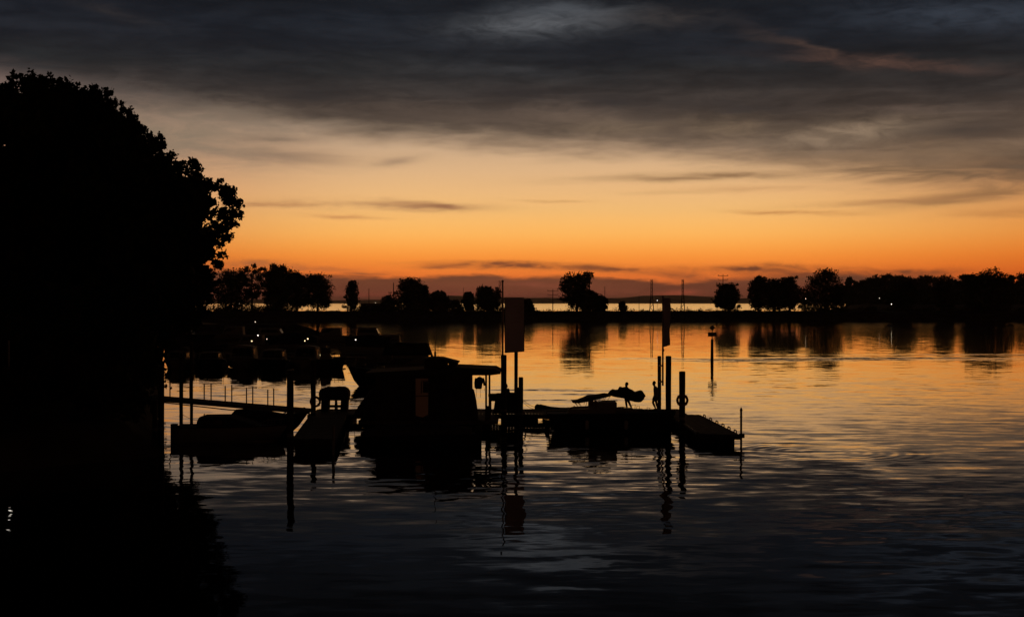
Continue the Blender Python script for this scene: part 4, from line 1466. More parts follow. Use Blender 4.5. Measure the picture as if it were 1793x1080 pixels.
def banner(label, x_pole, y_top, y_bot_pole, x0, x1, ya, yb0, yb1, D, ang, w_m, polelabel):
    X = wx(x_pole, D)
    zt, zb = wz(y_top, D), wz(y_bot_pole, D)
    T = thing('banner', label, 'banner', (X, D, zb), 'tall banners on the dock')
    r = 1.7 / FPX * D
    MB().tube([(X, D, zb), (X, D, zt)], [r, r * 0.8], 10).build('pole', steel, T)
    MB().ball((X, D, zt + 0.02), r * 1.3, 8, 5).build('pole_tip', steel, T, True)
    # cloth hangs from an arm, gently billowing
    xa = wx(x0, D)
    ca, sa = math.cos(ang), math.sin(ang)
    zA, zB0, zB1 = wz(ya, D), wz(yb0, D), wz(yb1, D)
    MB().tube([(X, D, zA + 0.03), (xa + ca * w_m, D + sa * w_m, zA + 0.03)], 0.022, 6).build('top_arm', steel, T)
    mb = MB()
    nu, nv = 10, 22
    V, F = [], []
    def P_(u, v):
        bil = 0.05 * math.sin(u * 5 + v * 3) * v + 0.03 * math.sin(v * 9 + u * 2) + 0.05 * v * v * math.sin(u * PI)
        z = zA + ((zB0 + (zB1 - zB0) * u) - zA) * v
        return Vector((xa + ca * w_m * u - sa * bil, D + sa * w_m * u + ca * bil, z))
    for j in range(nv + 1):
        for i in range(nu + 1):
            V.append(P_(i / nu, j / nv))
    for j in range(nv):
        for i in range(nu):
            a = j * (nu + 1) + i
            F.append((a, a + 1, a + nu + 2, a + nu + 1))
    mb.raw(V, F)
    o = mb.build('cloth', cloth, T, True)
    sm = o.modifiers.new('thickness', 'SOLIDIFY')
    sm.thickness = 0.006
    mb = MB()
    for u in (0.0, 1.0):
        mb.tube([P_(u, j / nv) + Vector((0, -0.004, 0)) for j in range(nv + 1)], 0.012, 5)
    mb.build('hem', shirtm, T)
    # the printed emblem: loose pale curved strokes, upright along the cloth
    def stroke(pts, wd):
        q = []
        for (u, v) in pts:
            q.append(P_(u, v) + Vector((sa * 0.012, -ca * 0.012, 0)))
        mbs = MB()
        for a, b in zip(q, q[1:]):
            t = (b - a).normalized()
            nn = Vector((sa, -ca, 0))
            s = t.cross(nn) * wd
            k = nn * 0.004
            mbs.loft([[a - s, a + s, a + s + k, a - s + k], [b - s, b + s, b + s + k, b - s + k]])
        return mbs
    arc = lambda cu, cv, ru, rv, a0, a1, n=12: [(cu + ru * math.cos(a0 + (a1 - a0) * i / n), cv + rv * math.sin(a0 + (a1 - a0) * i / n)) for i in range(n + 1)]
    m = MB()
    for st in (arc(0.66, 0.20, 0.22, 0.055, -2.6, 1.5), arc(0.68, 0.32, 0.20, 0.06, -1.4, 2.7), arc(0.70, 0.235, 0.10, 0.03, 0, 5.5)):
        q = stroke(st, 0.02)
        m.raw(q.v, q.f)
    m.build('emblem', emblem_m, T)
    for st in ([(0.50, 0.43), (0.90, 0.44)], arc(0.5, 0.60, 0.40, 0.07, 0.2, 1.6)):
        stroke(st, 0.012).build('print_stroke', emblem_m, T)
    return T


banner("big dark red banner hanging face on above the thick pile by the houseboat porch", 880.2, 493, 622, 884, 918, 522, 618, 615.5, 83.0, 0.05, 34 / FPX * 83.0, '')
b2 = banner("narrow looking banner turned nearly edge on above the two tall piles at right", 1160.6, 520, 675, 1162, 1176, 523.5, 607.5, 605, 86.6, 1.02, 0.95, '')
# brackets that strap the second banner's pole to the pile
for y in (640, 668):
    MB().box((wx(1157.8, 87.2), 87.2, wz(y, 87.2)), (0.2, 0.9, 0.06)).build('bracket', steel, b2)
MB().box((wx(1161.6, 86.6), 86.6, wz(613, 86.6)), (0.1, 0.1, 0.16)).build('clamp', steel, b2)

# ------------------------------------------------------------------ navigation mark
D = 173.0
X = wx(1247, D)
T = thing('channel_marker', "channel marker post with a diamond over a rectangular board standing in open water", 'marker', (X, D, 0))
MB().tube([(X - 0.03, D, -2), (X, D, wz(594, D))], [0.22, 0.16], 10).build('post', darkwood, T)
MB().tube([(X, D, wz(594, D)), (X, D, wz(570, D))], 0.055, 8).build('rod', steel, T)
w, h = 7.6 / FPX * D, 3.7 / FPX * D
MB().box((X, D - 0.1, wz(585.3, D)), (2 * w, 0.06, 2 * h)).build('board', signm, T)
r = 5.0 / FPX * D
zc = wz(574, D)
MB().prism([(X - r, zc), (X, zc - r), (X + r, zc), (X, zc + r)], D - 0.13, D - 0.07).build('diamond', signm, T)

# ------------------------------------------------------------------ houseboat
def houseboat():
    D0, D1 = 78.6, 82.6
    s = lambda x: wx(x, D0)
    z = lambda y: wz(y, D0)
    xl, xr = s(657), s(824)
    zd = 0.6
    T = thing('houseboat', "dark wooden houseboat cabin with flat roof, porch posts and a dimly glowing doorway", 'houseboat', ((xl + xr) / 2, D0 + 2, 0))
    MB().box(((s(628) + s(872)) / 2, (D0 + D1) / 2, 0.5), (s(872) - s(628), D1 - D0 + 0.4, 0.2)).build('deck', deckwood, T)
    for k in range(5):
        xc = s(640) + (s(860) - s(640)) * (k + 0.5) / 5
        MB().box((xc, (D0 + D1) / 2, 0.05), (1.25, D1 - D0 - 0.4, 0.7)).build('float', rubber, T)
    # walls: front wall with the doorway left open, made of boards
    zt = z(657)
    dl, dr = s(727), s(750)
    zdt = z(662)
    n = 26
    rng = random.Random(5)
    pw = (xr - xl) / n
    for i in range(n):
        x0, x1 = xl + i * pw, xl + (i + 1) * pw
        xm = (x0 + x1) / 2
        j = rng.uniform(-0.008, 0.008)
        if dl - 0.05 < xm < dr + 0.05:
            MB().box((xm, D0 + 0.05 + j, (zdt + zt) / 2 + 0.03), (pw * 0.94, 0.06, zt - zdt - 0.06)).build('plank', plankm, T)
        else:
            MB().box((xm, D0 + 0.05 + j, (zd + zt) / 2), (pw * 0.94, 0.06, zt - zd)).build('plank', plankm, T)
    mb = MB()
    mb.box(((xl + xr) / 2, D1 - 0.06, (zd + zt) / 2), (xr - xl, 0.1, zt - zd))
    mb.box((xl + 0.05, (D0 + D1) / 2, (zd + zt) / 2), (0.1, D1 - D0 - 0.25, zt - zd))
    mb.box((xr - 0.05, (D0 + D1) / 2, (zd + zt) / 2), (0.1, D1 - D0 - 0.25, zt - zd))
    mb.box(((xl + dl) / 2, D0 + 0.14, (zd + zt) / 2), (dl - xl - 0.12, 0.06, zt - zd - 0.02))
    mb.box(((xr + dr) / 2, D0 + 0.14, (zd + zt) / 2), (xr - dr - 0.12, 0.06, zt - zd - 0.02))
    mb.build('wall', plankm, T)
    # doorway: frame, panel with its glow put into the material, inner picture and half curtain
    for xx in (dl - 0.03, dr + 0.03):
        MB().box((xx, D0 + 0.03, (zd + zdt) / 2), (0.07, 0.16, zdt - zd)).build('door_frame', darkwood, T)
    MB().box(((dl + dr) / 2, D0 + 0.03, zdt + 0.03), (dr - dl + 0.14, 0.17, 0.07)).build('door_frame', darkwood, T)
    door = MB().box(((dl + dr) / 2, D0 + 0.10, (zd + 0.04 + zdt) / 2), (dr - dl - 0.02, 0.03, zdt - zd - 0.08)).build('glass_door', inside, T)
    W_ = dr - dl
    mb = MB()
    mb.box((dl + W_ * 0.78, D0 + 0.075, zdt - 0.50), (W_ * 0.38, 0.02, 0.62))
    mb.build('door_picture', darkwood, door)
    mb = MB()
    for a, b, c_, d_ in [(0.42, 0.50, 0.16, 0.86), (0.50, 0.98, 0.12, 0.16)]:
        mb.box((dl + W_ * (a + b) / 2, D0 + 0.08, zdt - (c_ + d_) / 2), (W_ * (b - a), 0.014, d_ - c_))
    mb.build('door_bar', darkwood, door)
    MB().box(((dl + dr) / 2, D0 + 0.078, zdt - 0.98), (W_ * 0.96, 0.016, 0.05)).build('door_rail', darkwood, door)
    MB().loft([[(dl + 0.02, D0 + 0.07, zd + 0.03), (dr - 0.02, D0 + 0.07, zd + 0.03), (dr - 0.02, D0 + 0.07, zd + 0.32), (dl + W_ * 0.55, D0 + 0.07, zd + 0.16), (dl + 0.02, D0 + 0.07, zd + 0.26)],
               [(dl + 0.02, D0 + 0.09, zd + 0.03), (dr - 0.02, D0 + 0.09, zd + 0.03), (dr - 0.02, D0 + 0.09, zd + 0.32), (dl + W_ * 0.55, D0 + 0.09, zd + 0.16), (dl + 0.02, D0 + 0.09, zd + 0.26)]]).build('door_panel', darkwood, door)
    # roofs
    zr = z(656.5)
    p = [(s(640), z(657.5)), (s(640), z(652)), (s(800), z(643)), (s(868), z(646)), (s(876.5), z(650.5)), (s(876.5), z(654.0)), (s(861), z(656.0))]
    MB().prism(p, D0 - 0.45, D1 + 0.3).build('roof', roofm, T)
    p = [(s(742), z(645)), (s(742), z(630)), (s(756), z(628.8)), (s(774), z(630)), (s(800), z(636.6)), (s(801), z(638.5)), (s(799), z(640)), (s(799.5), z(645))]
    # raised clerestory with a small see-through window
    q0, q1, qa, qb = s(780.9), s(784.4), z(641.6), z(637.3)
    mb = MB()
    mb.prism([(s(742), z(645)), (s(742), z(630)), (s(756), z(628.8)), (s(774), z(630)), (q0, z(631.7)), (q0, z(645))], D0 + 0.6, D0 + 2.6)
    mb.prism([(q0, qb), (q0, z(631.7)), (q1, z(632.6)), (q1, qb)], D0 + 0.6, D0 + 2.6)
    mb.prism([(q0, z(645)), (q0, qa), (q1, qa), (q1, z(645))], D0 + 0.6, D0 + 2.6)
    mb.prism([(q1, z(645)), (q1, z(632.6)), (s(799), z(636.4)), (s(799.5), z(645))], D0 + 0.6, D0 + 2.6)
    mb.build('clerestory', plankm, T)
    mb = MB()
    for (xa, ya), (xb, yb) in [((740, 629.5), (756, 628)), ((756, 628), (774, 629.2)), ((774, 629.2), (802, 636.6))]:
        mb.prism([(s(xa), z(ya)), (s(xb), z(yb)), (s(xb), z(yb) + 0.05), (s(xa), z(ya) + 0.05)], D0 + 0.4, D0 + 2.8)
    mb.build('upper_roof', roofm, T)
    xc = s(759.3)
    MB().tube([(xc, D0 + 1.5, z(630)), (xc, D0 + 1.5, z(619)), (xc, D0 + 1.5, z(617))], [0.06, 0.06, 0.045], 8).build('chimney', steel, T)
    MB().tube([(xc, D0 + 1.5, z(617)), (xc, D0 + 1.5, z(578))], [0.03, 0.018], 5).build('aerial', steel, T)
    for x in (851, 856.6):
        MB().tube([(s(x), D0 + 0.2 + (x > 853) * 0.8, zd), (s(x), D0 + 0.2 + (x > 853) * 0.8, z(654.5))], 0.055, 8).build('porch_post', darkwood, T)
    MB().box((s(854), D0 + 0.9, 0.95), (0.22, 0.5, 0.75)).build('post_foot', darkwood, T)


houseboat()

# jacket hanging under the porch roof
def jacket():
    D = 79.2
    T = thing('jacket', "dark jacket on a hanger under the houseboat's porch roof", 'jacket', tuple(at(839, 657, D)))
    c = at(839.5, 657, D)
    MB().tube([c + Vector((0, 0, 0.03)), c + Vector((0, 0, -0.06)), c + Vector((0.04, 0, -0.09))], 0.008, 5).build('hook', steel, T)
    mb = MB()
    secs = []
    prof = [(659.5, 838.0, 841.5), (661.5, 835.0, 845.0), (664, 833.0, 846.5), (668, 832.3, 845.6), (673, 832.0, 844.6), (677, 831.8, 844.0), (680.5, 832.2, 843.4)]
    for y, x0, x1 in prof:
        a, b = at(x0, y, D), at(x1, y, D)
        secs.append([(a.x, D, a.z), (a.x * 0.75 + b.x * 0.25, D - 0.07, a.z), (a.x * 0.25 + b.x * 0.75, D - 0.07, a.z), (b.x, D, b.z), (a.x * 0.25 + b.x * 0.75, D + 0.07, a.z - 0.02), (a.x * 0.75 + b.x * 0.25, D + 0.07, a.z - 0.02)])
    mb.loft(secs).build('body', shirtm, T, True)
    MB().tube([at(845, 662, D), at(847, 668, D), at(848, 675, D)], [0.08, 0.07, 0.05], 8).build('sleeve', shirtm, T, True)
    MB().tube([at(834, 662, D), at(832.5, 670, D), at(832.4, 679, D)], [0.08, 0.07, 0.05], 8).build('sleeve', shirtm, T, True)
    mb = MB()
    for x, y1 in ((834, 695), (841, 696), (848, 684)):
        mb.tube([at(x, 679, D), at(x + 0.3, y1, D)], 0.008, 4)
    mb.build('cord', shirtm, T)


jacket()

# heap under a tarpaulin on the houseboat's right end, and covered boat at the left end
def heap(name, label, prof, D, thick, m, strap=True):
    """prof: (x, y_top) pixels, base at dock height"""
    xs = [p[0] for p in prof]
    T = thing(name, label, 'cover', (wx((xs[0] + xs[-1]) / 2, D), D, 0.6))
    secs = []
    for x, y in prof:
        X, zt = wx(x, D), wz(y, D)
        zt = max(zt, 0.64)
        h = zt - 0.6
        secs.append([(X, D - thick / 2, 0.6), (X, D - thick * 0.46, 0.6 + h * 0.55), (X, D - thick * 0.25, 0.6 + h * 0.93), (X, D, zt), (X, D + thick * 0.25, 0.6 + h * 0.93), (X, D + thick * 0.46, 0.6 + h * 0.55), (X, D + thick / 2, 0.6)])
    MB().loft(secs).build('tarpaulin', m, T, True)
    mb = MB()
    for k in (1, len(secs) - 2):
        mb.tube([(p[0], p[1], p[2] + 0.01) for p in secs[k]], 0.014, 5)
    mb.build('tie_rope', ropem, T)


heap('covered_gear', "tall narrow bundle of gear under a tarpaulin against the cabin's right wall", [(823, 700), (824.5, 682), (827, 679.5), (830, 682), (832, 690), (834, 700), (836, 716), (836.5, 722)], 79.3, 1.2, greycanvas)
heap('covered_dinghy', "dinghy under a sloping tarpaulin at the houseboat's left end", [(622, 721), (628, 710), (634, 701), (641, 693), (648, 683), (656, 676), (664, 671), (668, 670)], 80.6, 1.8, greycanvas)

# ------------------------------------------------------------------ table group at the banner pile
def table_group():
    D = 85.6
    T = thing('table', "dark dock table between the porch posts and the thick banner pile", 'table', (wx(868, D), D, ZM))
    z = lambda y: wz(y, D)
    MB().box((wx(868, D), D, z(691.5)), (wx(882, D) - wx(856, D), 1.0, 0.14)).build('table_top', darkwood, T)
    MB().box((wx(868, D), D - 0.51, z(696)), (wx(881, D) - wx(857, D), 0.03, 0.36)).build('table_skirt', darkwood, T)
    for x in (859, 879):
        for dy_ in (-0.42, 0.42):
            MB().tube([(wx(x, D), D + dy_, ZM), (wx(x, D), D + dy_, z(692))], 0.05, 6).build('leg', darkwood, T)
    T = thing('crate', "tall covered chest with sloping sides beside the thick banner pile", 'chest', (wx(886, D), D - 0.9, ZM))
    D2 = D - 0.9
    z2 = lambda y: wz(y, D2)
    MB().prism([(wx(863.5, D2), ZM), (wx(867, D2), z2(698)), (wx(871, D2), z2(690)), (wx(898, D2), z2(690)), (wx(899.5, D2), z2(699)), (wx(900.5, D2), ZM)], D2 - 0.4, D2 + 0.4).build('chest_body', darkwood, T)
    MB().box((wx(884.5, D2), D2, z2(689.5)), (wx(900, D2) - wx(869, D2), 0.9, 0.06)).build('lid', greycanvas, T)
    T = thing('counter', "waist high counter between the thick banner pile and the flat capped pile", 'counter', (wx(902, 84.6), 84.6, ZM))
    MB().box((wx(903, 84.6), 84.6, wz(688.2, 84.6)), (0.75, 0.6, 0.06)).build('counter_top', darkwood, T)
    MB().box((wx(903, 84.6), 84.6, (wz(689.2, 84.6) + ZM) / 2), (0.66, 0.5, wz(689.2, 84.6) - ZM)).build('counter_body', darkwood, T)
    MB().box((wx(906.5, 84.6), 84.3, wz(683, 84.6)), (0.24, 0.3, 0.36)).build('counter_box', greycanvas, T)


table_group()

def covered_table():
    D = 86.2
    z = lambda y: wz(y, D)
    x = lambda a: wx(a, D)
    T = thing('covered_table', "table draped with a dark rounded cover on thick legs, at the gangway's end", 'table', (x(586), D, ZM))
    p = [(x(562), z(681)), (x(567), z(679)), (x(573), z(676.8)), (x(582), z(677.6)), (x(592), z(676.8)), (x(603), z(677.2)), (x(608), z(680)), (x(611.5), z(685)), (x(612), z(690)), (x(610.5), z(700)), (x(561), z(700)), (x(560), z(688))]
    MB().prism(p, D - 0.55, D + 0.55).build('cover', greycanvas, T)
    for a, b in ((563, 577), (597, 610)):
        MB().prism([(x(a), ZM), (x(a + 1), z(699.5)), (x(b), z(699.5)), (x(b - 1), ZM)], D - 0.4, D + 0.4).build('pedestal', darkwood, T)
    MB().prism([(x(586), ZM + 0.02), (x(586.5), z(699.5)), (x(590), z(699.5)), (x(591.5), ZM + 0.02)], D - 0.1, D + 0.1).build('strut', darkwood, T)
    MB().box((x(586), D, z(711)), (x(604) - x(568), 0.7, 0.12)).build('foot_board', darkwood, T)


covered_table()

# ------------------------------------------------------------------ small boats on the near side
def covered_boat_a():
    D = 73.2
    s = D / FPX
    L = (503 - 309) * s
    T = thing('motor_boat', "small cabin boat lying broadside at the left, open stern and boxy covered cabin", 'boat', (0, 0, 0), None, False)
    half, sheer = hull_parts(T, L, 2.1, 0.76, gelcoat, 0.10, 0.09)
    X = lambda px: (px - 309) * s
    Z = lambda y: wz(y, D)
    MB().prism([(X(349), 0.7), (X(351), Z(735)), (X(354), Z(729)), (X(356), Z(727.3)), (X(404), Z(726.8)), (X(440), Z(738)), (X(460), 0.78)], -0.85, 0.85).build('cabin', canvas, T)
    for k in range(2):
        MB().box((X(365 + 22 * k), -0.87, Z(737)), (0.48, 0.03, 0.28)).build('side_window', darkglass, T)
    MB().tube([(X(355), 0.2, Z(727)), (X(357), 0.2, Z(725))], 0.03, 5).build('cleat', steel, T)
    MB().tube([(X(329), -0.8, Z(747)), (X(331), -0.8, Z(743)), (X(346), -0.8, Z(743)), (X(348), -0.8, Z(747))], 0.014, 5).build('grab_rail', steel, T)
    MB().box((-0.12, 0, 0.42), (0.3, 0.36, 0.9)).build('outboard_motor', rubber, T)
    bow_rail(T, L, half, sheer, 0.3, 0.75)
    place(T, (wx(309, D), D, 0), 0)
    D = 77.8
    s = D / FPX
    L = (538 - 400) * s
    T = thing('motor_boat', "second boat with a tall rounded canvas hood and bow rail, behind the boxy cabin boat", 'boat', (0, 0, 0), None, False)
    half, sheer = hull_parts(T, L, 1.9, 0.8, navy, 0.35, 0.2)
    X = lambda px: (px - 400) * s
    Z = lambda y: wz(y, D)
    mb = MB()
    secs = []
    for px, y in ((405, 729), (409, 721), (413, 716.5), (425, 715.5), (450, 717), (475, 720), (496, 724), (510, 731)):
        h = Z(y) - 0.8
        secs.append([(X(px), 0.85 * math.cos(a), 0.8 + h * math.sin(a) ** 0.55) for a in np.linspace(0.0, PI, 11)])
    mb.loft(secs).build('canvas_hood', canvas, T, True)
    bow_rail(T, L, half, sheer, 0.3, 0.7)
    place(T, (wx(400, D), D, 0), 0)
    D = 70.8
    s = D / FPX
    L = (834 - 622) * s
    T = thing('sports_boat', "low dark sports boat with a pointed bow moored in front of the houseboat", 'boat', (0, 0, 0), None, False)
    half, sheer = hull_parts(T, L, 2.0, 0.62, navy, -0.30, 0.05)
    X = lambda px: (834 - px) * s
    MB().loft([[(X(px), 0.8 * w_ * math.cos(a), 0.45 + h * math.sin(a) ** 0.7) for a in np.linspace(0, PI, 9)] for px, h, w_ in ((632, 0.22, 0.35), (645, 0.38, 0.6), (665, 0.52, 0.9), (690, 0.6, 1.0), (740, 0.66, 1.0), (790, 0.6, 1.0), (826, 0.45, 0.95))]).build('cover', greycanvas, T, True)
    MB().tube([(X(655), -0.55, 0.92), (X(668), -0.62, 1.06), (X(690), -0.7, 1.12)], 0.018, 5).build('windscreen_rail', steel, T)
    MB().box((-0.1, 0, 0.45), (0.32, 0.4, 1.0)).build('outboard_motor', rubber, T)
    place(T, (wx(834, D), D, 0), PI)


covered_boat_a()


def right_boat():
    D = 79.0
    s = D / FPX
    x0p, x1p = 958, 1183
    L = (x1p - x0p) * s
    X = lambda px: (px - x0p) * s
    Z = lambda y: wz(y, D)
    T = thing('motor_boat', "open motor boat with a drooping sun canopy moored along the right of the main dock", 'boat', (0, 0, 0), None, False)
    half, sheer = hull_parts(T, L, 2.5, 0.98, navy, 0.08, 0.06, counter=0.8)
    # coaming and cockpit rail
    MB().box((X(1035), 0, Z(718.5)), ((1078 - 996) * s, 1.7, 0.24)).build('coaming', gelcoat, T)
    MB().tube([(X(996), -0.9, Z(717)), (X(999), -0.9, Z(711.5)), (X(1004), -0.9, Z(710.8)), (X(1026), -0.9, Z(710.2)), (X(1030), -0.9, Z(709.5))], 0.05, 6).build('cockpit_rail', gelcoat, T)
    MB().box((X(1055), 0.1, Z(711.5)), ((1078 - 1030) * s, 1.3, 0.50)).build('console', gelcoat, T)
    MB().tube([(X(1054), 0.3, Z(702.4)), (X(1082), 0.3, Z(702.0))], 0.022, 6).build('boom', steel, T)
    # sun canopy
    top = [(1001, 702.2), (1012, 700.6), (1022, 697), (1031, 692.6), (1042, 692.2), (1060, 689.6), (1068, 690.6)]
    bot = [(1068, 691.6), (1058, 694), (1040, 698.2), (1026, 701.5), (1011, 703.8), (1003, 703.4)]
    poly = [(X(a), Z(b)) for a, b in top + bot]
    MB().prism(poly, -0.95, 0.95).build('sun_canopy', canvas, T)
    for s_ in (-0.92, 0.92):
        for (a, b), (c, d) in (((1004, 702), (1012, 710.5)), ((1009, 702), (1018, 710.5)), ((1026, 702), (1024, 710)), ((1041, 697), (1040, 704)), ((1056, 694), (1050, 704)), ((1066, 692), (1059, 704))):
            MB().tube([(X(a), s_, Z(b)), (X(c), s_ * 0.95, Z(d))], 0.014, 5).build('canopy_strut', steel, T)
    # rails on the foredeck and boarding ladder
    mb = MB()
    mb.tube([(X(1080), -0.7, Z(711)), (X(1098), -0.7, Z(710.4))], 0.018, 5)
    mb.build('low_rail', steel, T)
    MB().tube([(X(1107), 0.5, Z(716)), (X(1108), 0.5, Z(709.5)), (X(1114), 0.5, Z(709.5)), (X(1113), 0.5, Z(716))], 0.016, 5).build('deck_hoop', steel, T)
    MB().tube([(X(1116), 0.5, Z(716)), (X(1117), 0.5, Z(711.5)), (X(1121), 0.5, Z(712)), (X(1121), 0.5, Z(717))], 0.016, 5).build('deck_hoop', steel, T)
    MB().tube([(X(1134), 0.6, Z(720)), (X(1135), 0.6, Z(714.5)), (X(1140), 0.6, Z(715.5)), (X(1140), 0.6, Z(721))], 0.016, 5).build('deck_hoop', steel, T)
    mb = MB()
    for px, y in ((1085, 713.6), (1100, 714.5), (1118, 716.2), (1128, 717.5)):
        mb.box((X(px), 0.3, Z(y) - 0.1), (0.55, 0.9, 0.16))
    mb.build('deck_locker', gelcoat, T)
    MB().loft([[(X(a), -0.1, Z(y)), (X(a + w_), -0.1, Z(y)), (X(a + w_), 0.1, Z(y)), (X(a), 0.1, Z(y))] for a, w_, y in ((957, 7, 738), (954, 8, 748), (948.5, 11, 757), (949, 12, 764), (952, 8, 772))]).build('outboard_motor', rubber, T)
    fenders(T, L, half, 2)
    place(T, (wx(x0p, D), D, 0), 0)
    # towels over the console
    for i, (a, w_, y0, y1, lab) in enumerate([(1032.5, 6, 702.8, 711, "faded red towel hanging at the left of the boat's console"), (1041, 4, 702.8, 713, "narrow red towel hanging next to the wider one on the console")]):
        p = at(a, y0, D - 0.62)
        t_ = thing('towel', lab, 'towel', tuple(p), 'towels on the boat')
        mb = MB()
        d = D - 0.62
        secs = []
        for k in range(6):
            y = y0 + (y1 - y0) * k / 5
            secs.append([at(a, y, d) + Vector((0.01 * k, -0.02 * math.sin(k), 0)), at(a + w_ / 2, y, d) + Vector((0, -0.06, 0)), at(a + w_, y, d), at(a + w_ / 2, y, d) + Vector((0, -0.03, 0))])
        mb.loft(secs).build('cloth', redm, t_)
        MB().box(at(a + w_ / 2, y0, d) + Vector((0, 0.1, 0.02)), (w_ / FPX * d, 0.3, 0.03)).build('fold', redm, t_)


right_boat()


def inflatable():
    D = 88.9
    T = thing('inflatable_dinghy', "inflatable dinghy with a fat upturned bow tube behind the main dock", 'dinghy', (wx(970, D), D, 0))
    c = lambda px, y, dy_: at(px, y, D) + Vector((0, dy_, 0))
    for i, dy_ in enumerate((-0.65, 0.65)):
        pts = [c(942, 713.2, dy_ * 0.15), c(946, 713.6, dy_ * 0.5), c(953, 716.0, dy_ * 0.85), c(963, 718.6, dy_), c(980, 720.2, dy_), c(1003, 720.4, dy_), c(1012, 720.4, dy_)]
        MB().tube(pts, [0.17, 0.2, 0.215, 0.215, 0.215, 0.21, 0.10], 12).build('side_tube', rubber, T, True)
    MB().ball(c(941.5, 713.3, 0), (0.2, 0.3, 0.22), 12, 8).build('bow_tube', rubber, T, True)
    MB().box(c(978, 723.5, 0), (2.0, 1.1, 0.1)).build('floor_board', deckwood, T)
    MB().box(c(988, 718, 0), (0.3, 1.3, 0.05)).build('seat', deckwood, T)
    MB().box(c(1006, 718.5, 0), (0.06, 1.2, 0.5)).build('transom', deckwood, T)
    mb = MB()
    for px, y in ((952, 712), (962, 715), (972, 716.8)):
        mb.ball(c(px, y, -0.65), 0.035, 6, 4)
    mb.build('rope_fitting', rubber, T)


inflatable()

def rope(a, b, sag, label, r=0.02):
    pts = [a.lerp(b, i / 10) - Vector((0, 0, sag * (1 - (2 * i / 10 - 1) ** 2))) for i in range(11)]
    tag(MB().tube(pts, r, 5).build('mooring_rope', ropem), label, 'rope', 'mooring ropes')


rope(at(916, 700, 80.6), at(939, 713, 88.8), 0.08, "upper of two thin mooring ropes from the flat capped pile to the inflatable dinghy", 0.014)
rope(at(916, 703.5, 80.6), at(939, 716, 88.8), 0.12, "lower of two thin mooring ropes from the flat capped pile to the inflatable dinghy", 0.014)
rope(at(320.5, 726, 78.4), at(350, 736, 73.6), 0.08, "mooring rope from the slim left pile to the boxy cabin boat", 0.012)
rope(at(913, 717, 80.4), at(920, 725.5, 83.2), 0.0, "thick short rope at the foot of the flat capped pile", 0.05)
rope(at(620.5, 746, 76.5), at(620.5, 781, 70.2) - Vector((0, 0, 0.3)), 0.0, "thin line hanging to the water beside the sports boat's bow", 0.012)

# ------------------------------------------------------------------ people
def skin_mesh(name, joints, edges, m, parent, root, sub=2):
    names = list(joints)
    off = Vector(parent['_o'])
    me = bpy.data.meshes.new(name)
    me.from_pydata([tuple(Vector(joints[k][0]) - off) for k in names], [(names.index(a), names.index(b)) for a, b in edges], [])
    o = bpy.data.objects.new(name, me)
    COL.objects.link(o)
    md = o.modifiers.new('skin', 'SKIN')
    md.use_smooth_shade = True
    for i, k in enumerate(names):
        r = joints[k][1]
        r = r if isinstance(r, tuple) else (r, r)
        r = (r[0] * 1.2, r[1] * 1.2)
        me.skin_vertices[0].data[i].radius = r
        me.skin_vertices[0].data[i].use_root = (k == root)
    sd = o.modifiers.new('sub', 'SUBSURF')
    sd.levels = sub
    sd.render_levels = sub
    dg = bpy.context.evaluated_depsgraph_get()
    dg.update()
    new = bpy.data.meshes.new_from_object(o.evaluated_get(dg))
    o.modifiers.clear()
    o.data = new
    new.materials.clear()
    new.materials.append(m)
    new.polygons.foreach_set('use_smooth', [True] * len(new.polygons))
    o.parent = parent
    return o


def hand(mb, wrist, elbow, palm_side):
    """palm, four unequal bent fingers and a thumb, added to mb; hangs on from the forearm"""
    w, e = Vector(wrist), Vector(elbow)
    d = (w - e).normalized()
    side = d.cross(Vector(palm_side)).normalized()
    pn = Vector(palm_side).normalized()
    secs = []
    for f, hw, ht in ((0.0, 0.026, 0.02), (0.03, 0.036, 0.018), (0.085, 0.042, 0.014)):
        c = w + d * f
        secs.append([c + side * hw + pn * ht, c - side * hw + pn * ht, c - side * hw - pn * ht, c + side * hw - pn * ht])
    mb.loft(secs)
    for k, ln in enumerate((0.068, 0.078, 0.072, 0.056)):
        b = w + d * 0.082 + side * (0.032 - 0.021 * k)
        mb.tube([b, b + d * ln * 0.45 + pn * 0.008, b + d * ln * 0.8 + pn * 0.028, b + d * ln * 0.95 + pn * 0.046], [0.0095, 0.009, 0.008, 0.006], 6)
    b = w + d * 0.02 + side * 0.03
    mb.tube([b, b + side * 0.03 + d * 0.03 + pn * 0.01, b + side * 0.036 + d * 0.062 + pn * 0.024], [0.012, 0.0105, 0.008], 6)


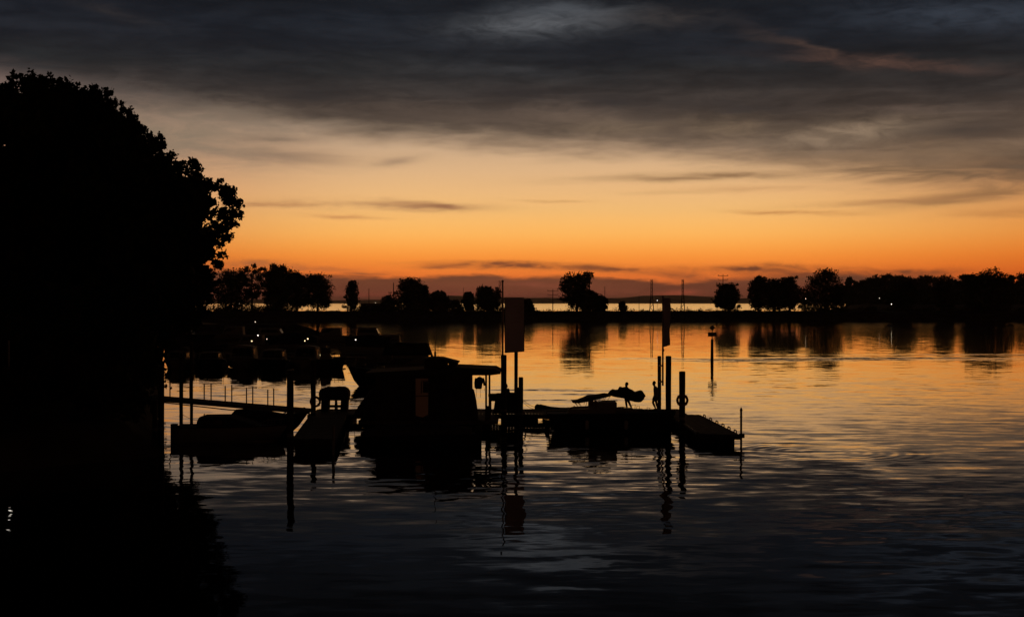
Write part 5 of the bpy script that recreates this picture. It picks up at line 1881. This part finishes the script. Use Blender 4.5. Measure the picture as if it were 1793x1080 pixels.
def person(label, D, feet_z, x_mid, J, cloth_m, hair=True, shirt=False, face=-1):
    """J: joints in photo-plane offsets (right, depth, up) from the point between the feet, metres"""
    X0 = wx(x_mid, D)
    base = Vector((X0, D, feet_z))
    T = thing('person', label, 'person', tuple(base))
    P = {k: base + Vector(v) for k, v in J.items()}
    f = Vector((face, 0, 0))
    jt = {'pelvis': (P['pelvis'], (0.155, 0.15)), 'waist': (P['waist'], (0.135, 0.13)), 'chest': (P['chest'], (0.165, 0.155)), 'neckb': (P['neck'] - Vector((0, 0, 0.06)), 0.075), 'neck': (P['neck'], 0.052),
          'jaw': (P['head'] - Vector((0, 0, 0.055)) + f * 0.018, (0.068, 0.075)), 'head': (P['head'] + Vector((0, 0, 0.015)), (0.078, 0.092)), 'crown': (P['head'] + Vector((0, 0, 0.085)) - f * 0.012, (0.06, 0.07))}
    ed = [('pelvis', 'waist'), ('waist', 'chest'), ('chest', 'neckb'), ('neckb', 'neck'), ('neck', 'jaw'), ('jaw', 'head'), ('head', 'crown')]
    for s in ('l', 'r'):
        jt['sh' + s] = (P['sh' + s], 0.062)
        jt['el' + s] = (P['el' + s], 0.043)
        jt['wr' + s] = (P['wr' + s], 0.028)
        jt['hip' + s] = (P['hip' + s], 0.095)
        jt['th' + s] = ((P['hip' + s] * 0.45 + P['kn' + s] * 0.55), 0.088)
        jt['kn' + s] = (P['kn' + s], 0.062)
        jt['ca' + s] = ((P['kn' + s] * 0.62 + P['an' + s] * 0.38), 0.062)
        jt['an' + s] = (P['an' + s], 0.036)
        jt['to' + s] = (P['an' + s] + f * 0.11 + Vector((0, 0, -0.055)), 0.034)
        jt['ti' + s] = (P['an' + s] + f * 0.19 + Vector((0, 0, -0.068)), 0.022)
        ed += [('chest', 'sh' + s), ('sh' + s, 'el' + s), ('el' + s, 'wr' + s), ('pelvis', 'hip' + s), ('hip' + s, 'th' + s), ('th' + s, 'kn' + s), ('kn' + s, 'ca' + s), ('ca' + s, 'an' + s), ('an' + s, 'to' + s), ('to' + s, 'ti' + s)]
    body = skin_mesh('body', jt, ed, skinm, T, 'pelvis')
    # face features, ears and hands joined into the one body mesh
    hd = P['head']
    mb = MB()
    mb.ball(hd + Vector((-face * 0.006, 0, 0.022)), (0.100, 0.080, 0.118), 14, 10)
    mb.ball(hd + f * 0.030 + Vector((0, 0, -0.055)), (0.068, 0.058, 0.062), 12, 8)
    mb.loft([[hd + f * 0.085 + Vector((0, a, 0.025)) for a in (-0.010, 0.010)] + [hd + f * 0.075 + Vector((0, 0, 0.03))], [hd + f * 0.108 + Vector((0, a, -0.018)) for a in (-0.015, 0.015)] + [hd + f * 0.078 + Vector((0, 0, -0.022))]])
    for s in (-1, 1):
        mb.ball(hd + Vector((-face * 0.008, s * 0.082, 0.0)), (0.022, 0.012, 0.034), 8, 5)
        mb.ball(hd + f * 0.078 + Vector((0, s * 0.032, 0.018)), (0.012, 0.014, 0.011), 8, 5)
    mb.ball(hd + f * 0.082 + Vector((0, 0, -0.05)), (0.012, 0.026, 0.009), 8, 5)
    for s in ('l', 'r'):
        hand(mb, P['wr' + s], P['el' + s], f)
    off = base
    import bmesh
    bm = bmesh.new()
    bm.from_mesh(body.data)
    vs = [bm.verts.new(Vector(v) - off) for v in mb.v]
    for q in mb.f:
        try:
            bm.faces.new([vs[i] for i in q])
        except ValueError:
            pass
    bmesh.ops.recalc_face_normals(bm, faces=bm.faces)
    bm.to_mesh(body.data)
    bm.free()
    if hair:
        mb = MB()
        secs = []
        for j in range(7):
            th = 0.02 + 1.75 * j / 6
            secs.append([hd + Vector((0, 0, 0.03)) + Vector((0.114 * math.sin(th) * math.cos(ph) - face * 0.012, 0.094 * math.sin(th) * math.sin(ph), 0.132 * math.cos(th) * (1.0 if math.cos(ph) * face < 0.4 else 0.93))) for ph in np.linspace(0, 2 * PI, 15)[:-1]])
        secs = [[p if not (j >= 4 and (p - hd).x * face > 0.05) else Vector((hd.x + face * 0.05, p.y, hd.z + 0.075)) for p in s_] for j, s_ in enumerate(secs)]
        mb.loft(secs, True, True).build('hair', hairm, T, True)
    # shorts around hips and thighs
    js = {'w': (P['pelvis'] + Vector((0, 0, 0.07)), (0.165, 0.158)), 'p': (P['pelvis'], (0.172, 0.166))}
    es = [('w', 'p')]
    for s in ('l', 'r'):
        js['h' + s] = (P['hip' + s], 0.118)
        js['t' + s] = (P['hip' + s] * 0.4 + P['kn' + s] * 0.6, 0.108)
        js['u' + s] = (P['hip' + s] * 0.25 + P['kn' + s] * 0.75, 0.104)
        es += [('p', 'h' + s), ('h' + s, 't' + s), ('t' + s, 'u' + s)]
    skin_mesh('shorts', js, es, cloth_m, T, 'p')
    if shirt:
        js = {'c': (P['chest'], (0.165, 0.15)), 'w': (P['waist'], (0.145, 0.13)), 'b': (P['pelvis'] + Vector((0, 0, 0.04)), (0.17, 0.16)), 'n': (P['neck'] - Vector((0, 0, 0.075)), 0.08)}
        es = [('b', 'w'), ('w', 'c'), ('c', 'n')]
        for s in ('l', 'r'):
            js['s' + s] = (P['sh' + s], 0.078)
            js['e' + s] = (P['sh' + s] * 0.5 + P['el' + s] * 0.5, 0.066)
            es += [('c', 's' + s), ('s' + s, 'e' + s)]
        skin_mesh('shirt', js, es, shirtm, T, 'w')
    return T


# boy walking, seen from the side facing left
D = 87.0
person("shirtless person in shorts stepping left on the dock beside the thinner tall pile", D, ZM + 0.0, 1147.2, {
    'pelvis': (0.03, 0, 0.86), 'waist': (0.055, 0, 1.05), 'chest': (0.045, 0, 1.27), 'neck': (-0.035, 0, 1.47), 'head': (-0.075, 0, 1.615),
    'shl': (0.05, -0.17, 1.38), 'ell': (0.14, -0.22, 1.12), 'wrl': (0.10, -0.20, 0.88), 'shr': (0.06, 0.17, 1.38), 'elr': (0.17, 0.22, 1.12), 'wrr': (0.15, 0.2, 0.88),
    'hipl': (0.01, -0.085, 0.82), 'knl': (-0.15, -0.09, 0.47), 'anl': (0.02, -0.09, 0.09), 'hipr': (0.05, 0.085, 0.82), 'knr': (0.07, 0.09, 0.45), 'anr': (0.16, 0.10, 0.09)}, shortm)
# person carrying the big folded canvas
D2 = 87.2
person("person walking along the dock almost hidden behind a huge dark canvas held at the chest", D2, ZM + 0.0, 1100.0, {
    'pelvis': (-0.08, 0, 0.84), 'waist': (-0.10, 0, 1.02), 'chest': (-0.11, 0, 1.23), 'neck': (-0.105, 0, 1.40), 'head': (-0.10, 0, 1.535),
    'shl': (-0.11, -0.17, 1.34), 'ell': (-0.30, -0.36, 1.16), 'wrl': (-0.45, -0.52, 1.12), 'shr': (-0.09, 0.17, 1.34), 'elr': (0.15, 0.30, 1.18), 'wrr': (0.36, 0.26, 1.10),
    'hipl': (-0.10, -0.085, 0.80), 'knl': (-0.14, -0.09, 0.45), 'anl': (-0.08, -0.09, 0.09), 'hipr': (-0.06, 0.085, 0.80), 'knr': (0.05, 0.09, 0.46), 'anr': (0.20, 0.10, 0.11)}, shortm, shirt=True)


def big_canvas():
    d = D2 - 0.38
    T = thing('folded_canvas', "huge floppy dark canvas with drooping ends carried by the walking person", 'canvas', tuple(at(1098, 688, d)))
    st = [(1064.8, 687.6, 689.8), (1069, 683, 692.0), (1073, 680.6, 694.0), (1078, 681.9, 695.2), (1082, 681.4, 696.0), (1083.6, 677.0, 696.2), (1086, 676.4, 696.6), (1090.5, 677.7, 697.0), (1096, 676.6, 698.4), (1101, 679.2, 701.0), (1107, 682.0, 702.6), (1111.5, 685.4, 703.8),
          (1117, 683.4, 704.4), (1121.5, 682.6, 704.0), (1125, 683.4, 702.4), (1127.6, 687.6, 699.0), (1129.6, 692.0, 694.0)]
    secs = []
    for i, (px, yt, yb) in enumerate(st):
        a, b = at(px, yt, d), at(px, yb, d)
        h = (a.z - b.z) / 2
        mz = (a.z + b.z) / 2
        th = 0.10 + 0.22 * math.sin(PI * (i + 0.5) / len(st)) ** 0.6
        ring = []
        for k in range(14):
            an = 2 * PI * k / 14
            ru = 1 + 0.10 * math.sin(3 * an + i * 1.1)
            ring.append((a.x + 0.02 * math.sin(an * 2 + i), d + th * math.cos(an) * ru, mz + h * math.sin(an)))
        secs.append(ring)
    MB().loft(secs).build('fold_bundle', canvas, T, True)
    mb = MB()
    p = [at(x, y, d) for x, y in ((1124, 691), (1131.0, 693.2), (1126.4, 696.5), (1128, 699), (1120, 702.5))]
    mb.loft([[(q.x, d - 0.06, q.z) for q in p], [(q.x, d + 0.06, q.z) for q in p]]).build('hanging_corner', canvas, T)


big_canvas()

# someone behind the thick banner pile, only head and shoulder showing
D3 = 85.3
person("person standing half hidden behind the thick banner pile, head and shoulder showing", D3, ZM, 885.3, {
    'pelvis': (0.0, 0, 0.86), 'waist': (0.0, 0, 1.04), 'chest': (0.0, 0, 1.25), 'neck': (0.0, 0, 1.43), 'head': (0.03, 0, 1.56),
    'shl': (0.17, -0.03, 1.35), 'ell': (0.25, -0.05, 1.08), 'wrl': (0.24, -0.22, 0.90), 'shr': (-0.17, 0.03, 1.35), 'elr': (-0.24, 0.02, 1.08), 'wrr': (-0.2, -0.15, 0.90),
    'hipl': (0.085, 0, 0.82), 'knl': (0.09, -0.02, 0.46), 'anl': (0.09, 0.03, 0.09), 'hipr': (-0.085, 0, 0.82), 'knr': (-0.09, -0.02, 0.46), 'anr': (-0.09, 0.03, 0.09)}, shortm, shirt=True, face=1)

for o in bpy.data.objects:
    if '_o' in o:
        del o['_o']
